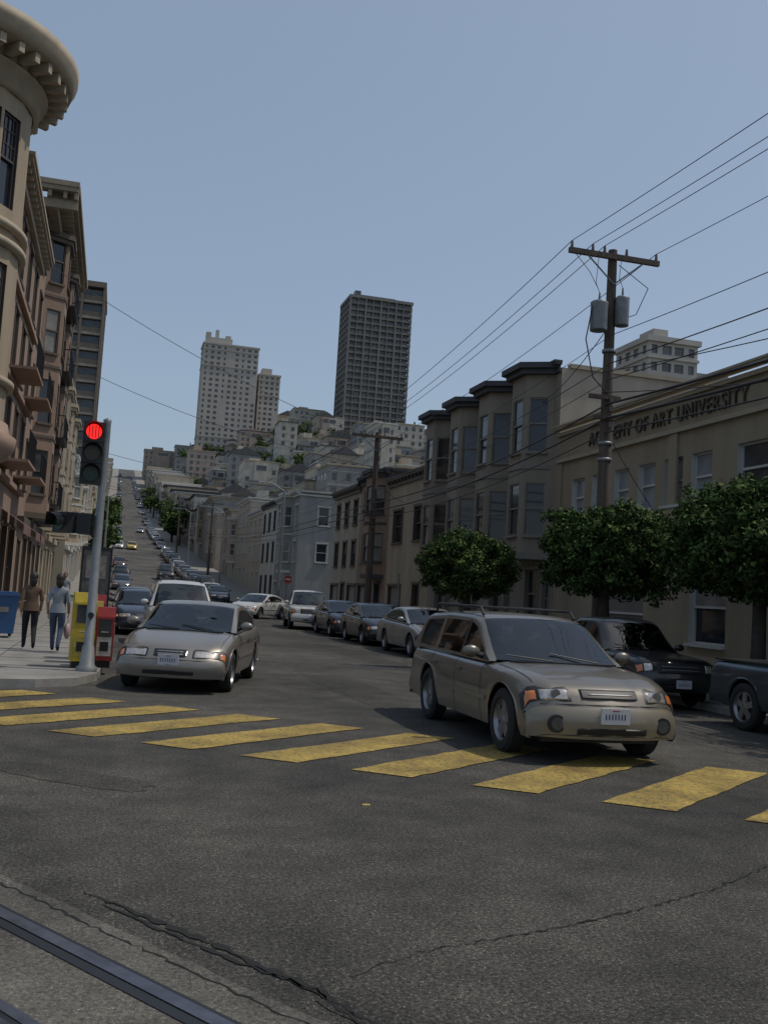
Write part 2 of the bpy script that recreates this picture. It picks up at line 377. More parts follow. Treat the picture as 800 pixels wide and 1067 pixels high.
taup=W_('taupe',(.27,.235,.185)); dk=M('trim_dark',(.055,.055,.06),.7,var=.15); tfr=M('frame_taupe',(.21,.185,.155),.6)
cream=W_('cream',(.37,.32,.25))
mb=MB(); Y0=31.25;Y1=45.0; O=Vector((X0,Y1,0)); L=Y1-Y0
wins=[]
for k in range(4):
    c=L*(k+.5)/4
    wins+=[(c-.55,c+.55,1.1,2.9)]
for k in range(3):
    c=L*(k+1)/4
    for z in(4.1,7.0): wins.append((c-.33,c+.33,z,z+1.75))
for k in range(4): wins+=[(L*(k+.5)/4+.95,L*(k+.5)/4+1.45,.9,2.8)]
facade(mb,O,NX,L,9.9,wins,taup,tfr,depth=.15,trim=.06,glass=gl1)
for k in range(4):
    c=L*(k+.5)/4
    bay(mb,O,NX,c-1.15,c+1.15,.85,3.4,9.75,[(4.05,5.9),(7.0,8.95)],taup,tfr,dk,side=.55,capproj=.45,glass=gl1 if k!=1 else gl2)
cornice(mb,O,NX,L,9.75,.3,.4,dk,0)
facade(mb,Vector((X0,Y0,0)),FY,26,9.9,[(5,6,8.2,9.3),(13,14,8.3,9.3)],cream,tfr,trim=0)
shell(mb,X0,X0+26,Y0,Y1,0,9.9,cream,roofm,'lf')
mb.box(X0+.3,X0+26.1,Y0-.08,Y0+.2,9.9,10.05,tant)
mb.obj('apartment_building')

def house(name,y0,y1,h,wall,frame,rows,cols,X=14.5,depth=16,baywin=False,zb=0,cap=None,cor=.35,ww=1.0,side=1,garage=True,gl=None,fsl=0):
    mb=MB(); L=y1-y0
    if side==1: O=Vector((X,y1,zb)); Ud=NX; xa,xb=X,X+depth
    else: O=Vector((X,y0,zb)); Ud=PX; xa,xb=X-depth,X
    fh=(h-.6)/rows; wins=[]
    for r in range(rows):
        for c in range(cols):
            u=L*(c+.5)/cols
            if r==0:
                if garage and c%2==0: wins.append((u-min(1.1,L/cols/2-.15),u+min(1.1,L/cols/2-.15),.05,2.2,gdoor)); continue
                wins.append((u-.5,u+.5,.1,2.3,gl1)); continue
            if baywin and c==cols//2: continue
            wins.append((u-ww/2,u+ww/2,r*fh+.85,r*fh+.85+min(1.7,fh*.6)))
    facade(mb,O,Ud,L,h,wins,wall,frame,trim=.1,glass=gl)
    if baywin:
        u=L*(cols//2+.5)/cols
        bay(mb,O,Ud,u-1.2,u+1.2,.8,zb+fh+.1,zb+h-.3,[(zb+r*fh+.85,zb+r*fh+.85+min(1.7,fh*.6)) for r in range(1,rows)],wall,frame,cap or frame)
    cornice(mb,O,Ud,L,h-.35,cor,.5,cap or frame,.6 if h<25 else 0)
    sw=[]
    n_=max(1,int(depth/3.5))
    for r in range(1,rows):
        for c in range(n_): 
            u=depth*(c+.5)/n_; sw.append((u-.45,u+.45,r*fh+.9,r*fh+.9+min(1.5,fh*.55)))
    facade(mb,Vector((xa,y0,zb)),FY,depth,h,sw,wall,frame,trim=.08,glass=gl)
    cornice(mb,Vector((xa,y0,zb)),FY,depth,h-.35,cor*.6,.45,cap or frame,0)
    if zb>0 or fsl: mb.box(xa+.02,xb-.02,y0+.02,y1-.02,zb-8,zb-.01,wall)
    shell(mb,xa,xb,y0,y1,zb,zb+h,wall,roofm,'f'+('l' if side==1 else 'r'))
    return mb.obj(name)
gdoor=M('garage_door_pale',(.25,.23,.2),.7,var=.1)
cols=[W_('beige',(.36,.31,.24)),W_('offwhite',(.42,.39,.33)),W_('grey',(.25,.25,.24)),W_('pinkish',(.36,.29,.24)),W_('brown',(.19,.15,.12)),W_('sand',(.38,.31,.22)),W_('bluegrey',(.25,.26,.26)),W_('pale',(.46,.43,.37))]
brownf=M('frame_brown',(.10,.075,.055),.6)
house('house',45.05,52.6,7.9,cols[5],brownf,2,2,ww=1.7,cor=.3,gl=gl1)
house('house',52.65,59.2,8.6,W_('rust',(.27,.19,.13)),dk,3,2,cor=.4,baywin=True,ww=1.3)
house('house',59.25,66.5,8.3,cols[0],brownf,3,3,cor=.35)
house('corner_house',80,91,9.6,cols[2],whitef,3,4,baywin=True,cor=.5,ww=1.3,zb=.2,gl=gl1)

y=91.2; i=0
while y<560:
    w=U_(7,10.5); zb=prof(y)+.05
    if not (int(y)%130<12):
        if y<330: house('house',y,y+w-.05,U_(7.5,11.5),random.choice(cols),random.choice([whitef,tant,dk]),3,2 if w<8.5 else 3,zb=zb,baywin=R()<.5,cor=.3,garage=False,depth=U_(12,15))
        else:
            mb=MB(); h=U_(8,13); c=random.choice(cols); mb.box(14.5,28,y,y+w-.1,zb-6,zb+h,c)
            for r in range(3):
                for q in range(4): mb.box(15.3+q*3.2,16.6+q*3.2,y-.04,y+.01,zb+1.2+r*3,zb+2.8+r*3,gld)
                for q in range(2): mb.box(14.46,14.51,y+1.2+q*3.5,y+2.8+q*3.5,zb+1.2+r*3,zb+2.8+r*3,gld)
            mb.box(14.2,28.2,y-.1,y+w,zb+h+.002,zb+h+.3,random.choice([whitef,tant])); mb.obj('house')
    y+=w
# ---- left side
W1=W_('left_cream',(.31,.25,.175)); fr1=M('frame_cream',(.34,.28,.20),.7,var=.15)
sash=M('sash_dark',(.06,.05,.045),.5)
mb=MB(); XL=-3.5
tcx,tcy,tr=-5.38,27.0,2.45
zt0,zt1=5.0,14.0; dz=-1.45
for k in range(20):
    a0=math.radians(-164+k*18);a1=a0+math.radians(18)
    if math.degrees(a0)>110: break
    p=Vector((tcx+tr*math.cos(a0),tcy+tr*math.sin(a0),zt0)); q=Vector((tcx+tr*math.cos(a1),tcy+tr*math.sin(a1),zt0))
    d=q-p;Ls=d.length;d.normalize()
    wins=[(.05,Ls-.05,z-zt0,z-zt0+h_) for z,h_ in((7.1,2.2),(10.7,2.35))] if k%3 !=2 else []
    facade(mb,p,d,Ls,zt1-zt0,wins,W1,sash,depth=.14,trim=0,sill=False,lattice=True)
def lat(prof,mat,dz=0): mb.lathe([(a+dz,r) for a,r in prof],48,mat,axis='z',o=(tcx,tcy,0))
rose=M('moulding_rose',(.28,.19,.14),.8,var=.15)
lat([(3.7,.6),(4.0,1.5),(4.3,2.2),(4.55,2.6),(4.8,2.75),(5.05,2.78),(5.1,2.62),(5.4,2.55),(5.4,2.46)],rose)
for z in(6.3,9.7,10.15): lat([(z,2.455),(z+.03,2.60),(z+.18,2.60),(z+.22,2.455)],fr1)
lat([(15.0,2.46),(15.05,2.6),(15.4,2.62),(15.45,2.75),(15.55,2.8)],fr1,dz)
lat([(15.85,2.75),(15.87,3.35),(16.05,3.42),(16.2,3.5),(16.4,3.52),(16.42,2.9),(16.7,2.6),(16.7,0.06)],fr1,dz)
lat([(15.5,2.7),(15.87,2.75)],fr1,dz)
for k in range(40):
    a=2*math.pi*k/40; c,s_=math.cos(a),math.sin(a)
    U2=Vector((-s_,c,0)); N2=U2.cross(Z); O2=Vector((tcx+c*2.78,tcy+s_*2.78,0)); mb.obox(O2,U2,N2,-.08,.08,15.6+dz,15.84+dz,-.05,.5,fr1)
W2=W_('left_rose',(.25,.175,.13))
wins=[]
for z in(5.2,8.0,10.8):
    for u in(3.2,5.8,8.4,11.0): wins.append((u-.5,u+.5,z,z+1.9))
wins+=[(2.2,4.4,.4,3.2,gl2),(5.0,6.2,.15,3.0,gl1),(6.8,8.6,.4,3.2,gl2),(9.4,11.4,.4,3.2,gl1)]
O1=Vector((XL,27.2,0)); N1=PX.cross(Z)
facade(mb,O1,PX,12.2,13.2,wins,W2,brownf)
cornice(mb,Vector((XL,29.2,0)),PX,10.2,13.0,.5,.6,fr1,.55)
for z in(4.5,7.5,10.3): mb.obox(O1,PX,N1,1.5,12.2,z,z+.16,.003,.16,rose)
for u in(4.9,10.2):
    for z in(5.05,7.85):
        mb.obox(O1,PX,N1,u-.9,u+1.9,z-.1,z-.02,.01,.9,rose)
        for q in range(12): mb.obox(O1,PX,N1,u-.88+q*.245,u-.86+q*.245,z,z+.85,.86,.88,black)
        mb.obox(O1,PX,N1,u-.9,u+1.9,z+.85,z+.89,.85,.89,black)
facade(mb,Vector((-20,27.2+10.9,0)),Vector((16.5,-10.9,0)).normalized(),19.77,13.2,[(1+i*3,2+i*3,z,z+1.9) for i in range(5) for z in(1,5.2,8.0,10.8)],W1,brownf)
mb.prism([(XL-.03,27.25),(XL-.03,39.35),(-20,39.35),(-20,38.05)],12.9,13.0,roofm)
aw=M('awning',(.16,.09,.075),.9,var=.2); 
for (a,b) in((29.2,31.8),(34,36),(36.6,38.6)):
    mb.add([(XL,a,3.7),(XL,b,3.7),(XL+1.1,b,3.0),(XL+1.1,a,3.0),(XL+1.1,b,2.75),(XL+1.1,a,2.75)],[(0,3,2,1),(3,5,4,2)],aw)
mb.obj('corner_apartment_building')
def left_block(name,y0,y1,h,wall,frame,rows,cols_,zg=0,bays=(),corp=.9,escape=False,xl=XL,glass=None,cap=None):
    mb=MB(); L=y1-y0; fh=(h-4.2)/(rows-1); wins=[]
    O=Vector((xl,y0,zg))
    for c in range(cols_):
        u=L*(c+.5)/cols_
        wins.append((u-.8,u+.8,.5,3.1,random.choice([gl1,gl2])) if c%3 else (u-.55,u+.55,.12,2.9,gl1))
        for r in range(rows-1):
            if c in bays: continue
            z=4.2+r*fh+.7; wins.append((u-.5,u+.5,z,z+min(2.0,fh*.62)))
    facade(mb,O,PX,L,h,wins,wall,frame,glass=None)
    for c in bays:
        u=L*(c+.5)/cols_
        bay(mb,O,PX,u-1.2,u+1.2,.8,zg+4.1,zg+h-.5,[(zg+4.2+r*fh+.7,zg+4.2+r*fh+.7+min(2,fh*.62)) for r in range(rows-1)],wall,frame,frame,capproj=.25)
    cornice(mb,O,PX,L,h-.2,corp,1.0,cap or frame,.55)
    N=PX.cross(Z); mb.obox(O,PX,N,0,L,3.5,3.8,.003,.25,frame)
    facade(mb,Vector((xl-14,y0,zg)),FY,14,h,[],wall,frame); cornice(mb,Vector((xl-14,y0,zg)),FY,14+corp-.03,h-.198,.5,.99,cap or frame,.55)
    shell(mb,xl-14,xl,y0,y1,zg,zg+h,wall,roofm,'rf')
    if zg>0: mb.box(xl-13.9,xl-.02,y0+.02,y1-.02,zg-5,zg-.01,wall)
    if escape:
        u0=escape; 
        for r in range(rows-1):
            z=4.2+r*fh+.45
            mb.obox(O,PX,N,u0,u0+3.2,z,z+.06,.05,1.1,black)
            for q in range(14): mb.obox(O,PX,N,u0+q*.245,u0+q*.245+.025,z+.06,z+1.0,1.06,1.085,black)
            mb.obox(O,PX,N,u0,u0+3.2,z+1.0,z+1.04,1.05,1.1,black); mb.obox(O,PX,N,u0,u0+.03,z+1,z+1.04,.05,1.05,black); mb.obox(O,PX,N,u0+3.17,u0+3.2,z+1,z+1.04,.05,1.05,black)
            for q in range(4): mb.obox(O,PX,N,u0,u0+.025,z+.06,z+1,.1+q*.28,.12+q*.28,black)
            if r<rows-2:
                a=O+PX*(u0+.4)+N*.6+Z*z;b=O+PX*(u0+2.7)+N*.6+Z*(z+fh); mb.cyl(a,b,.03,.03,6,black); mb.cyl(a+N*.35,b+N*.35,.03,.03,6,black)
    return mb.obj(name)
left_block('apartment_building',39.45,53,15.9,W2,brownf,5,5,bays=(1,3),escape=5.6,corp=1.2,cap=M('cornice_tan',(.28,.23,.165),.8))
left_block('apartment_building',53.1,66.5,11.6,cols[0],fr1,4,5,bays=(0,2,4),corp=.7)
y=80
for (w,h,c) in((11,10,5),(9,9.5,1),(10,11,0),(12,12,3),(10,10,7),(14,12,5),(11,12,1),(12,11,0)):
    left_block('apartment_building',y,y+w-.1,h,cols[c],random.choice([fr1,whitef]),3,3,zg=prof(y)+.1,bays=(1,),corp=.5); y+=w
y=206
while y<600:
    w=U_(9,13); zb=prof(y); mb=MB(); h=U_(8,12); c=random.choice(cols); mb.box(-16,-3.6,y,y+w-.1,zb-6,zb+h,c)
    for r in range(3):
        for q in range(3): mb.box(-3.61,-3.56,y+1+q*3,y+2.4+q*3,zb+1.2+r*2.8,zb+2.7+r*2.8,gld); mb.box(-14+q*3.5,-12.6+q*3.5,y-.04,y+.01,zb+1.2+r*2.8,zb+2.7+r*2.8,gld)
    mb.box(-16.2,-3.3,y-.1,y+w,zb+h+.002,zb+h+.3,whitef); mb.obj('house'); y+=w

mb=MB(); zb=prof(186)
slabm=M('slab_brown',(.18,.145,.115),.85,var=.15); bandm=M('band_tan',(.33,.28,.22),.8,var=.1)
sx=-1.5; zt_=54.6
mb.box(-26+sx,-3.9+sx,187,205,zb-4,zt_,gl2)
z=zb+3
while z<zt_-1:
    mb.box(-26.3+sx,-3.6+sx,186.2,205.2,z,z+.45,bandm)
    mb.box(-26.2+sx,-3.7+sx,186.3,186.38,z+.45,z+1.35,slabm)
    z+=2.95
for i in range(7): mb.box(-26.4+sx+i*3.77,-26.0+sx+i*3.77,185.9,187.2,zb-4,zt_+.1,slabm)
for i in range(5): mb.box(-3.95+sx,-3.45+sx,187+i*4.4,187.6+i*4.4,zb-4,zt_+.1,slabm)
mb.box(-26.6+sx,-3.3+sx,185.8,205.4,zt_+.11,zt_+1.1,slabm)
mb.obj('apartment_tower')

mb=MB(); xa,xb,ya,yb=104.8,137.5,478,500; zb=62; zt=150.5
gw=M('tower_glass_hazed',(.085,.088,.092),.3,var=.4,scale=.25); tc1=M('tower_concrete',(.20,.19,.18),.9,var=.15,scale=.2); trl=M('tower_rail',(.14,.135,.13),.8,var=.25,scale=.3); tcu=M('tower_curtain',(.2,.2,.19),.5,var=.3)  # gw: glass colour lifted to imitate aerial haze on the far tower
mb.box(xa+1.2,xb-1.2,ya+1.2,yb-1.2,zb,zt,gw)
nf=28; fh=(zt-zb)/nf
for i in range(nf):
    z=zb+i*fh
    mb.box(xa,xb,ya,yb,z,z+.42,tc1)
    mb.box(xa+.02,xb-.02,ya+.05,ya+.2,z+.43,z+1.25,trl); mb.box(xa+.05,xa+.2,ya+.3,yb,z+.43,z+1.25,trl)
    for q in range(8):
        if R()<.35: mb.box(xa+1.5+q*4,xa+3.5+q*4,ya+1.12,ya+1.19,z+.5,z+2.9,tcu)
for i in range(9):
    x=xa+i*(xb-xa-1.0)/8; mb.box(x,x+(.8 if i%2==0 else .4),ya-.15,ya+1.1,zb,zt,tc1)
for i in range(5):
    y=ya+.5+i*(yb-ya-1.2)/4; mb.box(xa-.15,xa+1.1,y,y+.8,zb,zt,tc1)
mb.box(xa-.3,xb+.3,ya-.3,yb+.3,zt+.01,zt+1.4,tc1); mb.box(xa+4,xb-8,ya+5,yb-4,zt+1.4,zt+3.4,tc1); mb.box(xa+3,xa+6,ya+3,ya+7,zt+1.4,zt+4.6,gw)
mb.obj('high_rise_tower')
mb=MB(); tw=M('tower_stone',(.42,.385,.34),.9,var=.12,scale=.1)
glt=M('tower_window_hazed',(.13,.13,.13),.3,0,var=.4,scale=.3)  # low-contrast window colour with haze painted in
def gridtower(xa,xb,ya,yb,zb,zt,nc,nr,ns):
    fh=(zt-zb)/nr
    for O,Ud,L,n_ in((Vector((xa,ya,zb)),FY,xb-xa,nc),(Vector((xa,yb,zb)),NX,yb-ya,ns)):
        wins=[]
        for r in range(nr):
            for c in range(n_):
                if (c*7+r//5)%9==4: continue
                hw=.95 if c%3 else .6
                u=L*(c+.5)/n_; wins.append((u-hw,u+hw,r*fh+1,r*fh+2.6))
        facade(mb,O,Ud,L,zt-zb,wins,tw,tw,depth=.35,fw=0,trim=0,sill=False,glass=glt)
        NN=Ud.cross(Z)
        for r in(3,nr-4,nr-1): mb.obox(O,Ud,NN,-.2,L+.2,r*fh+.1,r*fh+.6,.01,.35,tw)
    shell(mb,xa,xb,ya,yb,zb,zt,tw,roofm,'fl')
    mb.box(xa-.5,xb+.5,ya-.5,yb+.5,zt+.01,zt+1,tw)
gridtower(43,76,594,612,80,146,9,20,5)
mb.box(45,60,597,609,147,151,tw); mb.box(50,52,600,603,151,156.5,tw); mb.box(56,59,598,606,151,153,tw); mb.box(44,47,595.5,600,147,153.5,tw)
gridtower(78,91,600,616,78,132,4,17,4); mb.box(80,86,603,610,133,137,tw)
mb.obj('stone_tower')
mb=MB(); gridtower(90,100,158,170,0,50.5,4,16,4); mb.box(92,95,160,165,51.4,53.5,tw); mb.obj('apartment_tower')
mb=MB(); mb.box(103,112,166,178,0,48,cols[6]); 
for r in range(12):
    mb.box(103.5,111.5,165.9,166.01,10+r*3,11.6+r*3,gl1); mb.box(102.95,103.01,167,177,10+r*3,11.6+r*3,gl1)
mb.obj('apartment_tower')
def hh(x,y,w,d,h,c,gab):
    zb=H(x,y); mb=MB(); mb.box(x,x+w,y,y+d,zb-8,zb+h,c)
    nr=max(1,int(h/2.9)); nc=max(2,int(w/2.6)); nd=max(2,int(d/3))
    wf=random.choice([gld,gld,gl2]); tr=random.choice([c,whitef,tant])
    for r in range(nr):
        mb.box(x-.04,x+w+.04,y-.06,y+.01,zb+r*2.9+2.85,zb+r*2.9+2.95,tr)
        for q in range(nc):
            if R()<.1: continue
            u=x+w*(q+.5)/nc; hw=U_(.45,.75); mb.box(u-hw,u+hw,y-.05,y+.01,zb+1+r*2.9,zb+2.5+r*2.9,wf)
        for q in range(nd): u=y+d*(q+.5)/nd; mb.box(x-.05,x+.01,u-.6,u+.6,zb+1+r*2.9,zb+2.5+r*2.9,wf)
    if R()<.4: mb.box(x+w*.3,x+w*.7,y-.9,y+.0,zb+1,zb+h-.6,c); mb.box(x+w*.36,x+w*.64,y-.95,y-.89,zb+h-3,zb+h-1.3,wf)
    t=random.choice([tant,roofm,tant,whitef])
    if gab:
        a=zb+h
        mb.add([(x-.3,y-.3,a),(x+w+.3,y-.3,a),(x+w+.3,y+d+.3,a),(x-.3,y+d+.3,a),(x+w/2,y-.3,a+w*.28),(x+w/2,y+d+.3,a+w*.28)],[(0,1,4),(3,5,2),(0,4,5,3),(1,2,5,4)],random.choice([roofm,roofm,M('roof_shingle',(.15,.13,.115),.9)]))
    else:
        mb.box(x-.25,x+w+.25,y-.25,y+d+.25,zb+h+.002,zb+h+.4,t)
        if R()<.5: mb.box(x+w*.2,x+w*.5,y+d*.3,y+d*.6,zb+h+.4,zb+h+U_(1.5,3),c)
        if R()<.4: mb.box(x+w*.7,x+w*.75,y+d*.3,y+d*.35,zb+h+.4,zb+h+U_(1.5,3),brownf)
    mb.obj('house')
pal=[cols[0],cols[1],cols[2],cols[5],cols[6],cols[7],cols[1],cols[2],cols[0],cols[3]]
yy=112; trees_pts=[]
while yy<640:
    x=31
    while x<.36*yy+14:
        w=U_(7,13)
        if R()<.14: trees_pts.append((x+w/2,yy-3)); x+=w*.6; continue
        hh(x,yy+U_(-2,2),w-.4,U_(10,14),U_(7,12) if R()<.86 else U_(14,22),random.choice(pal),R()<.2)
        if R()<.4: trees_pts.append((x+U_(0,w),yy-5))
        x+=w
    yy+=U_(17,24)
for (x,y,w,h) in((92,470,12,20),(84,500,16,24),(30,560,18,16),(14,610,22,18),(60,520,16,18),(143,470,18,16),(104,455,14,14)):
    hh(x,y,w,14,h,random.choice(pal),False)
for (x,y) in((60,440),(75,455),(88,448),(46,470),(95,440),(130,455),(150,450),(20.5,300),(19,330),(18,360),(20,420),(-1.6,240),(-1.5,262),(-1.4,300),(12,215),(12.5,225),(13,205),(12,330),(12,360),(12.2,400),(-1.6,130),(-1.6,150)): trees_pts.append((x,y))

# ------------------------------------------------------------------ trees
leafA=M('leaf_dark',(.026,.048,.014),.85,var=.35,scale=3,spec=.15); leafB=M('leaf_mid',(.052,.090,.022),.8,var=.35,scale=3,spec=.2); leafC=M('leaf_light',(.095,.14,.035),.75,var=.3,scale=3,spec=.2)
bark=M('bark',(.06,.05,.042),.9,var=.4,scale=5,bump=.6)
def leaves(mb,c,rad,n,size,flat=1.):
    vs=[[],[],[]]; br=R()
    for i in range(n):
        d=Vector((random.gauss(0,1),random.gauss(0,1),random.gauss(0,1))).normalized()
        r=rad*(R()**.45); p=c+Vector((d.x*r,d.y*r,d.z*r*flat))
        nrm=(d*.8+Vector((random.gauss(0,.6),random.gauss(0,.6),random.gauss(0,.6)+.3))).normalized()
        a=nrm.orthogonal().normalized(); a=(Matrix.Rotation(U_(0,6.28),3,nrm)@a); b=nrm.cross(a)
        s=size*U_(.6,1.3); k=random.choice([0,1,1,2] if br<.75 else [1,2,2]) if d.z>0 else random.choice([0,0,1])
        vs[k]+= [p-a*s,p-b*s*.5,p+a*s,p+b*s*.5]
    for k,m in enumerate((leafA,leafB,leafC)):
        if vs[k]: mb.add(vs[k],[(4*i,4*i+1,4*i+2,4*i+3) for i in range(len(vs[k])//4)],m)
def street_tree(x,y,zb,hgt,rx,rz,th,seed,nc=90,nl=120,lean=0,ry=None):
    random.seed(seed); mb=MB(); ry=ry or rx
    base=Vector((0,0,0)); top=Vector((lean,U_(-.1,.1),th))
    mid=base.lerp(top,.5)+Vector((U_(-.07,.07),U_(-.07,.07),0))
    mb.tube([base-Z*.1,base+Z*.12,mid,top],[.22,.16,.13,.12],12,bark)
    cz=hgt-rz
    for i in range(8):
        a=2*math.pi*i/8+U_(-.3,.3); e=Vector((math.cos(a)*rx*U_(.4,.75),math.sin(a)*ry*U_(.4,.75),cz+U_(-.1,.5)*rz)); m1=top.lerp(e,.45)+Z*U_(.0,.2)
        mb.tube([top-Z*.1,m1,e],[.075,.05,.02],8,bark)
        for j in range(2):
            e2=e+Vector((U_(-.5,.5),U_(-.5,.5),U_(0,.5))); mb.tube([m1,e2],[.03,.01],6,bark)
    for i in range(nc):
        zz=1-2*(i+.5)/nc; a=i*2.39996+U_(-.3,.3); rr=math.sqrt(1-zz*zz); d=Vector((rr*math.cos(a),rr*math.sin(a),max(zz,-.62)))
        wob=1+.08*math.sin(3*a+seed)+.07*math.sin(5*zz+seed)
        q=U_(.72,.97)
        e_=1/max(.01,(abs(d.x)**2.6+abs(d.y)**2.6+abs(d.z)**2.6))**(1/2.6)
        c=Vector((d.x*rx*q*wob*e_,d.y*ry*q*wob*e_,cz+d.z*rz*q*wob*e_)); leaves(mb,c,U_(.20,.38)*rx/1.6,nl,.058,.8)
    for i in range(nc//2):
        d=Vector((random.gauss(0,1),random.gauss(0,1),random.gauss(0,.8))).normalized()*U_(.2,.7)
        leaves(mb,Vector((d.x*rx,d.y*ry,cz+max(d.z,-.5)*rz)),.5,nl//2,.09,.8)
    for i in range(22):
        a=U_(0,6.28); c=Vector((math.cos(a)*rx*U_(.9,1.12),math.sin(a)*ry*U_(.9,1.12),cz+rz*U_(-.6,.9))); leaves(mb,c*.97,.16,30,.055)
    o=mb.obj('street_tree',(x,y,zb)); return o
street_tree(11.35,15.7,.12,3.95,1.65,1.12,1.9,3,150,150,ry=1.9)
street_tree(10.95,20.6,.12,3.85,1.45,1.05,1.8,5,130,140,lean=-.1)
street_tree(10.95,30.0,.12,3.75,1.55,1.1,1.7,8,120,120)
street_tree(11.3,10.6,.12,4.1,1.8,1.15,1.9,11,100,120,ry=2.0)
random.seed(21)
mb=MB()
for (x,y) in trees_pts:
    s=U_(2.2,4.5); zb=H(x,y); mb.cyl((x,y,zb-1),(x,y,zb+s),.3,.2,6,bark)
    for k in range(9):
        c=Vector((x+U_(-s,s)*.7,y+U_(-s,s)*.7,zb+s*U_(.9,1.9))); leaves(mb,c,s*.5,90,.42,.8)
# taller clumps along the crest between the towers
for (x,y,s) in((72,452,7),(80,458,8),(88,462,6),(97,462,7),(66,470,6),(100,450,6),(50,560,7),(40,585,8),(140,462,7),(150,470,8),(96,430,6),(112,440,6)):
    zb=H(x,y); mb.cyl((x,y,zb-1),(x,y,zb+s*.8),.4,.25,6,bark)
    for k in range(16):
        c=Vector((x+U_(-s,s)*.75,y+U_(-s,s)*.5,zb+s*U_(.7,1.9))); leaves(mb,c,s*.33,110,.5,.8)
mb.obj('distant_trees')

# ------------------------------------------------------------------ utility poles and wires
def upole(x,y,h,lean=0,arm=True,trans=False,name='utility_pole'):
    mb=MB(); mb.tube([Vector((0,0,-.2)),Vector((lean*.5,0,h*.5)),Vector((lean,0,h))],[.17,.145,.11],14,wood)
    ins=M('insulator',(.10,.07,.05),.3,var=0,coat=.5)
    if arm:
        mb.box(-1.25+lean,1.2+lean,-.2,-.1,h-.28,h-.15,wood)
        for xx in(-1.18,-.62,-.3,.3,1.12): mb.cyl((xx+lean,-.15,h-.15),(xx+lean,-.15,h+.02),.045,.03,8,ins)
        mb.tube([Vector((-.75+lean,-.17,h-.28)),Vector((lean,-.13,h-.9))],[.02,.02],6,steel); mb.tube([Vector((.75+lean,-.17,h-.28)),Vector((lean,-.13,h-.9))],[.02,.02],6,steel)
        for zz,ww in((h-3.8,.55),(h-4.3,.4)): mb.box(-ww+lean,ww*.5+lean,-.2,-.11,zz,zz+.1,wood)
        for zz in(h-3.9,h-4.1,h-4.5): mb.cyl((lean,-.25,zz),(lean,-.25,zz+.14),.05,.05,8,ins)
    if trans:
        for dx,zz,rr in((-.42,h-2.15,1.05),(.20,h-1.95,.85)):
            mb.lathe([(zz,.01),(zz,.19*rr),(zz+.03,.2*rr),(zz+.66,.2*rr),(zz+.7,.21*rr),(zz+.74,.16*rr),(zz+.78,.01)],20,steel,axis='z',o=(dx+lean*.8,-.22,0))
            mb.cyl((dx+lean,-.22,zz+.76),(dx+lean,-.22,zz+.95),.03,.02,8,ins)
            pts=[Vector((dx+lean,-.22,zz+.95)),Vector((dx+lean-.15,-.3,zz+1.15)),Vector((dx+lean-.05,-.2,h-.2))]; mb.tube(pts,[.008]*3,5,wirem)
        mb.tube([Vector((-.6+lean,-.25,h-1.5)),Vector((-.75+lean,-.25,h-2.4)),Vector((-.5+lean,-.2,h-3.3)),Vector((lean,-.15,h-3.7))],[.015]*4,6,wirem)
        mb.tube([Vector((lean+.1,-.15,h-.4)),Vector((lean+.9,-.2,h-.9)),Vector((lean+.6,-.2,h-1.6)),Vector((lean+.15,-.2,h-1.8))],[.01]*4,6,wirem)
        mb.tube([Vector((-1.15+lean,-.15,h-.2)),Vector((-.7+lean,-.2,h-.7)),Vector((-.45+lean,-.2,h-1.1))],[.008]*3,6,wirem)
        for zz in(h-2.6,h-4.9,h-5.3): mb.lathe([(zz,.15),(zz,.17),(zz+.08,.17),(zz+.08,.15)],14,steel,axis='z',o=(lean*.6,0,0))
        mb.box(-.12+lean*.6,.1+lean*.6,-.32,-.14,3.2,3.7,steel)
        mb.cyl((.14,-.05,0),(.14+lean*.6,-.05,h*.6),.03,.03,8,steel)
    return mb.obj(name,(x,y,.12 if y<66 else prof(y)))
upole(11.40,21.9,10.4,-.02,trans=True)
upole(11.5,44.6,9.1,0)
upole(12.0,-12,10.6,0,trans=False)
upole(11.0,118,9.5); upole(11,180,9.5)
def wire(p0,p1,sag,r=.012,n=22,mb=None):
    p0=Vector(p0);p1=Vector(p1); pts=[]
    for i in range(n+1):
        t=i/n; p=p0.lerp(p1,t); p.z-=sag*4*t*(1-t); pts.append(p)
    mb.tube(pts,[r]*(n+1),5,wirem)
mb=MB()
for dx in(-1.18,-.62,-.3,1.12):
    wire((11.38+dx,21.75,10.55),(12+dx,-12.15,10.75),.35,.009,mb=mb)
    wire((11.38+dx,21.75,10.55),(11.5+dx,44.45,9.25),.25,.010,mb=mb)
    wire((11.5+dx,44.45,9.25),(11+dx,118,prof(118)+9.5),.9,.014,mb=mb)
    wire((11+dx,118,prof(118)+9.5),(11+dx,180,prof(180)+9.5),.9,.02,mb=mb)
for k,(z,r) in enumerate(((8.3,.010),(7.6,.014),(7.2,.012),(6.6,.03),(6.25,.035),(5.9,.02))):
    wire((11.3,21.65,z),(11.9,-12,z+.5),.5,r,mb=mb); wire((11.3,21.65,z),(11.4,44.4,z-.7),.4,r*.8,mb=mb); wire((11.4,44.4,z-.7),(11,118,prof(118)+z-.8),.7,r*.8,mb=mb)
